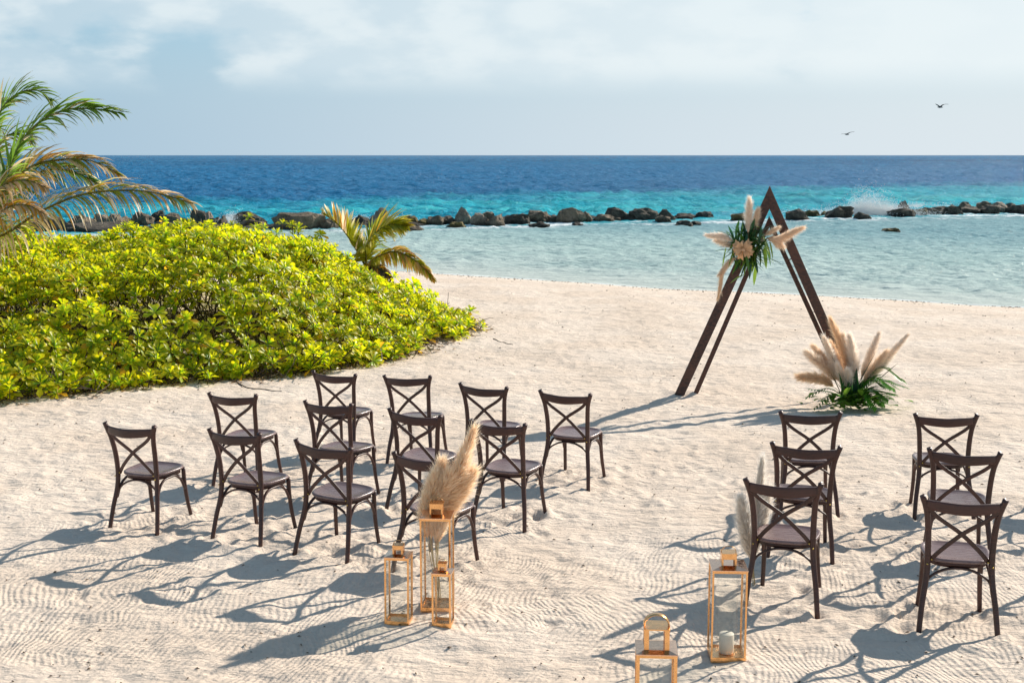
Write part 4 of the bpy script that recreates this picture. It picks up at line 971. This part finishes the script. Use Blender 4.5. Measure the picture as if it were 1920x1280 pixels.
# ------------------------------------------------------------------ lanterns
def lantern(fx0, fx1, yb, wide, deep, h, rz, lab, cupola=False, post=.011, candle=None, D=None, lean=0):
    if D: g = at((fx0 + fx1) / 2, 1200, D); g.z = hz(g.x, g.y)
    else: g = ground((fx0 + fx1) / 2, yb); g.z = hz(g.x, g.y)
    root = empty('lantern', (g.x, g.y + deep / 2, g.z - .004), rz); tag(root, lab, 'lantern', 'copper and glass lanterns')
    if lean: root.rotation_euler = (0, lean, rz)
    X, Y = wide / 2, deep / 2; C = M['copper']; bt = .022
    mb = MB(); mb.box((-X, -Y, 0), (X, Y, bt)); mb.obj('base', C, root, False)
    for sx in (-1, 1):
        for sy in (-1, 1):
            mb = MB(); x0 = sx * X; y0 = sy * Y; mb.box((min(x0, x0 - sx * post), min(y0, y0 - sy * post), bt), (max(x0, x0 - sx * post), max(y0, y0 - sy * post), h)); mb.obj('post', C, root, False)
    for sy in (-1, 1):
        for z0, z1 in ((bt, bt + .010), (h - .014, h)):
            mb = MB(); y0 = sy * (Y - .001); y1 = sy * (Y - post + .001); mb.box((-X + post, min(y0, y1), z0), (X - post, max(y0, y1), z1)); mb.obj('crossbar', C, root, False)
        mb = MB(); y0 = sy * (Y - post / 2); mb.box((-X + post, y0 - .0015, bt + .010), (X - post, y0 + .0015, h - .014)); mb.obj('glass_pane', M['glass'], root, False)
    for sx in (-1, 1):
        for z0, z1 in ((bt, bt + .010), (h - .014, h)):
            mb = MB(); x0 = sx * (X - .001); x1 = sx * (X - post + .001); mb.box((min(x0, x1), -Y + post, z0), (max(x0, x1), Y - post, z1)); mb.obj('crossbar', C, root, False)
        mb = MB(); x0 = sx * (X - post / 2); mb.box((x0 - .0015, -Y + post, bt + .010), (x0 + .0015, Y - post, h - .014)); mb.obj('glass_pane', M['glass'], root, False)
    # roof plate, slightly domed, with the vent box standing on it
    a = wide * .21 if not cupola else wide * .31; vh = wide * .32 if not cupola else wide * .50
    mb = MB(); e = .003
    vs = [(-X - e, -Y - e, h), (X + e, -Y - e, h), (X + e, Y + e, h), (-X - e, Y + e, h), (-X - e, -Y - e, h + .006), (X + e, -Y - e, h + .006), (X + e, Y + e, h + .006), (-X - e, Y + e, h + .006), (-a, -a, h + .016), (a, -a, h + .016), (a, a, h + .016), (-a, a, h + .016)]
    mb.add(vs, [(3, 2, 1, 0), (0, 1, 5, 4), (1, 2, 6, 5), (2, 3, 7, 6), (3, 0, 4, 7), (4, 5, 9, 8), (5, 6, 10, 9), (6, 7, 11, 10), (7, 4, 8, 11), (8, 9, 10, 11)]); mb.obj('roof', M['roof'], root, False)
    z0 = h + .016; t = .005 if not cupola else .012; mb = MB()
    for sx, sy in ((-1, -1), (1, -1), (1, 1), (-1, 1)): mb.box((min(sx * a, sx * (a - 2 * t)), min(sy * a, sy * (a - 2 * t)), z0), (max(sx * a, sx * (a - 2 * t)), max(sy * a, sy * (a - 2 * t)), z0 + vh))
    mb.box((-a - .003, -a - .003, z0 + vh), (a + .003, a + .003, z0 + vh + .006))
    if not cupola:
        mb.box((-a + .011, -a, z0 + vh * .55), (a - .011, -a + t, z0 + vh)); mb.box((-a + .011, a - t, z0 + vh * .55), (a - .011, a, z0 + vh))
        mb.box((-a, -a + .011, z0), (-a + t, a - .011, z0 + vh)); mb.box((a - t, -a + .011, z0), (a, a - .011, z0 + vh))
    vent = mb.obj('vent', C, root, False)
    if cupola:
        for s in (-1, 1):
            mb = MB(); mb.box((-a + .011, s * (a - .006) - .0015, z0), (a - .011, s * (a - .006) + .0015, z0 + vh)); mb.obj('vent_pane', M['glass'], vent, False)
            mb = MB(); mb.box((s * (a - .006) - .0015, -a + .011, z0), (s * (a - .006) + .0015, a - .011, z0 + vh)); mb.obj('vent_pane', M['glass'], vent, False)
    mb = MB(); zr = z0 + vh + .006; rr = a * 1.0
    if not cupola: mb.sweep([(math.cos(R(k * 15)) * rr, .0, zr + math.sin(R(k * 15)) * rr * .8) for k in range(13)], .0022, 6, up=(0, 1, 0))
    else: mb.sweep([(math.cos(R(k * 15)) * rr, .0, zr + math.sin(R(k * 15)) * rr * .9) for k in range(13)], .004, 6, w=.022, up=(0, 1, 0))
    mb.obj('handle', C, root)
    if candle:
        cr, chh, gh = candle; n = 28
        cd = empty('candle_holder', (0, 0, 0)); tag(cd, 'ribbed glass candle holder with white pillar candle inside the tall right lantern', 'candle holder')
        cd.location = root.location + Vector((0, 0, bt)); cd.rotation_euler = root.rotation_euler
        mb = MB(); P = []
        for z in np.linspace(.0, gh, 8):
            P += [((cr + .014) * (1 + .03 * (k % 2)) * math.cos(2 * math.pi * k / (2 * n)), (cr + .014) * (1 + .03 * (k % 2)) * math.sin(2 * math.pi * k / (2 * n)), z) for k in range(2 * n)]
        fs = []
        for i in range(7):
            for k in range(2 * n): a_ = i * 2 * n + k; b_ = i * 2 * n + (k + 1) % (2 * n); fs.append((a_, b_, b_ + 2 * n, a_ + 2 * n))
        mb.add(P, fs); go = mb.obj('glass_cylinder', M['glass'], cd, False)
        mb = MB(); mb.sweep([(0, 0, .003), (0, 0, .006), (0, 0, chh - .004), (0, 0, chh)], [cr * .95, cr, cr, cr * .93], 28, up=(0, 1, 0)); cn = mb.obj('candle', M['wax'], cd)
        mb = MB(); mb.sweep([(0, 0, chh - .002), (.002, 0, chh + .012)], .0012, 5, up=(0, 1, 0)); mb.obj('wick', M['debris'], cn)
    return root
tall = lantern(790, 849, 1168, .205, .205, .64, R(-4), 'tallest copper and glass lantern in the left group, before the cream pampas bunch', D=8.18)
lantern(723, 769, 1178, .160, .150, .455, R(-6), 'medium copper and glass lantern, left of the three in the left group', lean=R(.5))
lantern(810, 850, 1184, .125, .120, .36, R(-8), 'smallest copper and glass lantern, front right of the left group')
rl = lantern(1334, 1400, 1240, .212, .22, .575, R(-3), 'tall copper lantern with pale roof beside the right block of chairs', candle=(.046, .125, .36))
lantern(1196, 1274, 0, .205, .20, .565, R(-4), 'copper lantern with glazed vent at the bottom edge of the picture', cupola=True, D=6.12, post=.017)

def bunch(name, px, py, D, tips, lab, col, tip, seed):
    g = at(px, py, D); c = Vector((g.x, g.y, hz(g.x, g.y))); root = empty(name, c); tag(root, lab, 'pampas grass')
    for i, (bx, by, x, y, th, dy) in enumerate(tips):
        a = Vector((rng.normal(0, .012), rng.normal(0, .012), -.05)); b = at(x, y, D + dy) - c; m_ = at(bx, by, D + dy * .5) - c
        off = m_ - a.lerp(b, .5)
        plume(root, a, b, th, off, 2600, col, tip, .42, seed + i, .13, .0019)
bunch('pampas_bunch', 826, 1120, 8.48, [(822, 1000, 884, 818, .062, .05), (822, 985, 868, 868, .085, 0), (826, 990, 880, 895, .07, .03), (806, 985, 836, 900, .075, -.05), (800, 990, 812, 905, .055, -.05), (818, 985, 868, 905, .075, .05), (808, 990, 826, 880, .07, .0)],
      'bunch of fluffy cream pampas plumes leaning up behind the tallest left lantern', (.95, .70, .42), (.97, .86, .70), 60)
bunch('pampas_bunch', 1416, 1130, 8.80, [(1412, 1040, 1428, 878, .038, .0), (1414, 1030, 1437, 932, .050, .05), (1408, 1040, 1392, 950, .055, -.12)],
      'pale grey pampas plumes behind the tall right lantern by a chair back', (.72, .64, .54), (.92, .88, .82), 80)

# ------------------------------------------------------------------ birds
def bird(px, py, D, span, dih, roll, lab):
    c = at(px, py, D); root = empty('seabird', c, 0); root.rotation_euler = (0, roll, R(20)); tag(root, lab, 'bird', 'seabirds')
    mb = MB(); mb.sweep([(0, -.30, -.02), (0, -.22, -.02), (0, -.08, 0), (0, .12, 0), (0, .22, .01), (0, .27, .01), (0, .34, 0)], [.012, .03, .06, .065, .035, .03, .006], 10); mb.obj('body', M['bird'], root)
    mb = MB(); mb.add([(-.015, -.26, -.02), (.015, -.26, -.02), (.05, -.46, -.02), (0, -.38, -.02), (-.05, -.46, -.02), (0, -.3, -.01)], [(0, 4, 3), (0, 3, 1), (1, 3, 2), (0, 1, 5)]); mb.obj('tail', M['bird'], root)
    for s in (-1, 1):
        S = span / 2; row = [(0, .10, -.10, .0), (.3, .16, -.06, dih * .55), (.55, .14, -.05, dih * .9), (.8, .02, -.10, dih), (1., -.14, -.18, dih * .95)]
        vs = []
        for u, f, b, z in row: vs += [(s * u * S, f, z * S + .012), (s * u * S, (f + b) / 2, z * S + .02), (s * u * S, b, z * S), (s * u * S, (f + b) / 2, z * S - .006)]
        fs = []
        for i in range(4):
            for k in range(4): a = i * 4 + k; b = i * 4 + (k + 1) % 4; fs.append((a, b, b + 4, a + 4) if s > 0 else (b, a, a + 4, b + 4))
        fs += [(0, 3, 2, 1), (16, 17, 18, 19)]
        mb = MB(); mb.add(vs, fs); mb.obj('wing', M['bird'], root)
bird(1763, 201, 95, 1.15, .36, 0, 'dark seabird with raised wings, the higher right one of two in the sky')
bird(1588, 252, 110, 1.3, .16, R(-10), 'dark seabird gliding low, the lower left one of two in the sky')
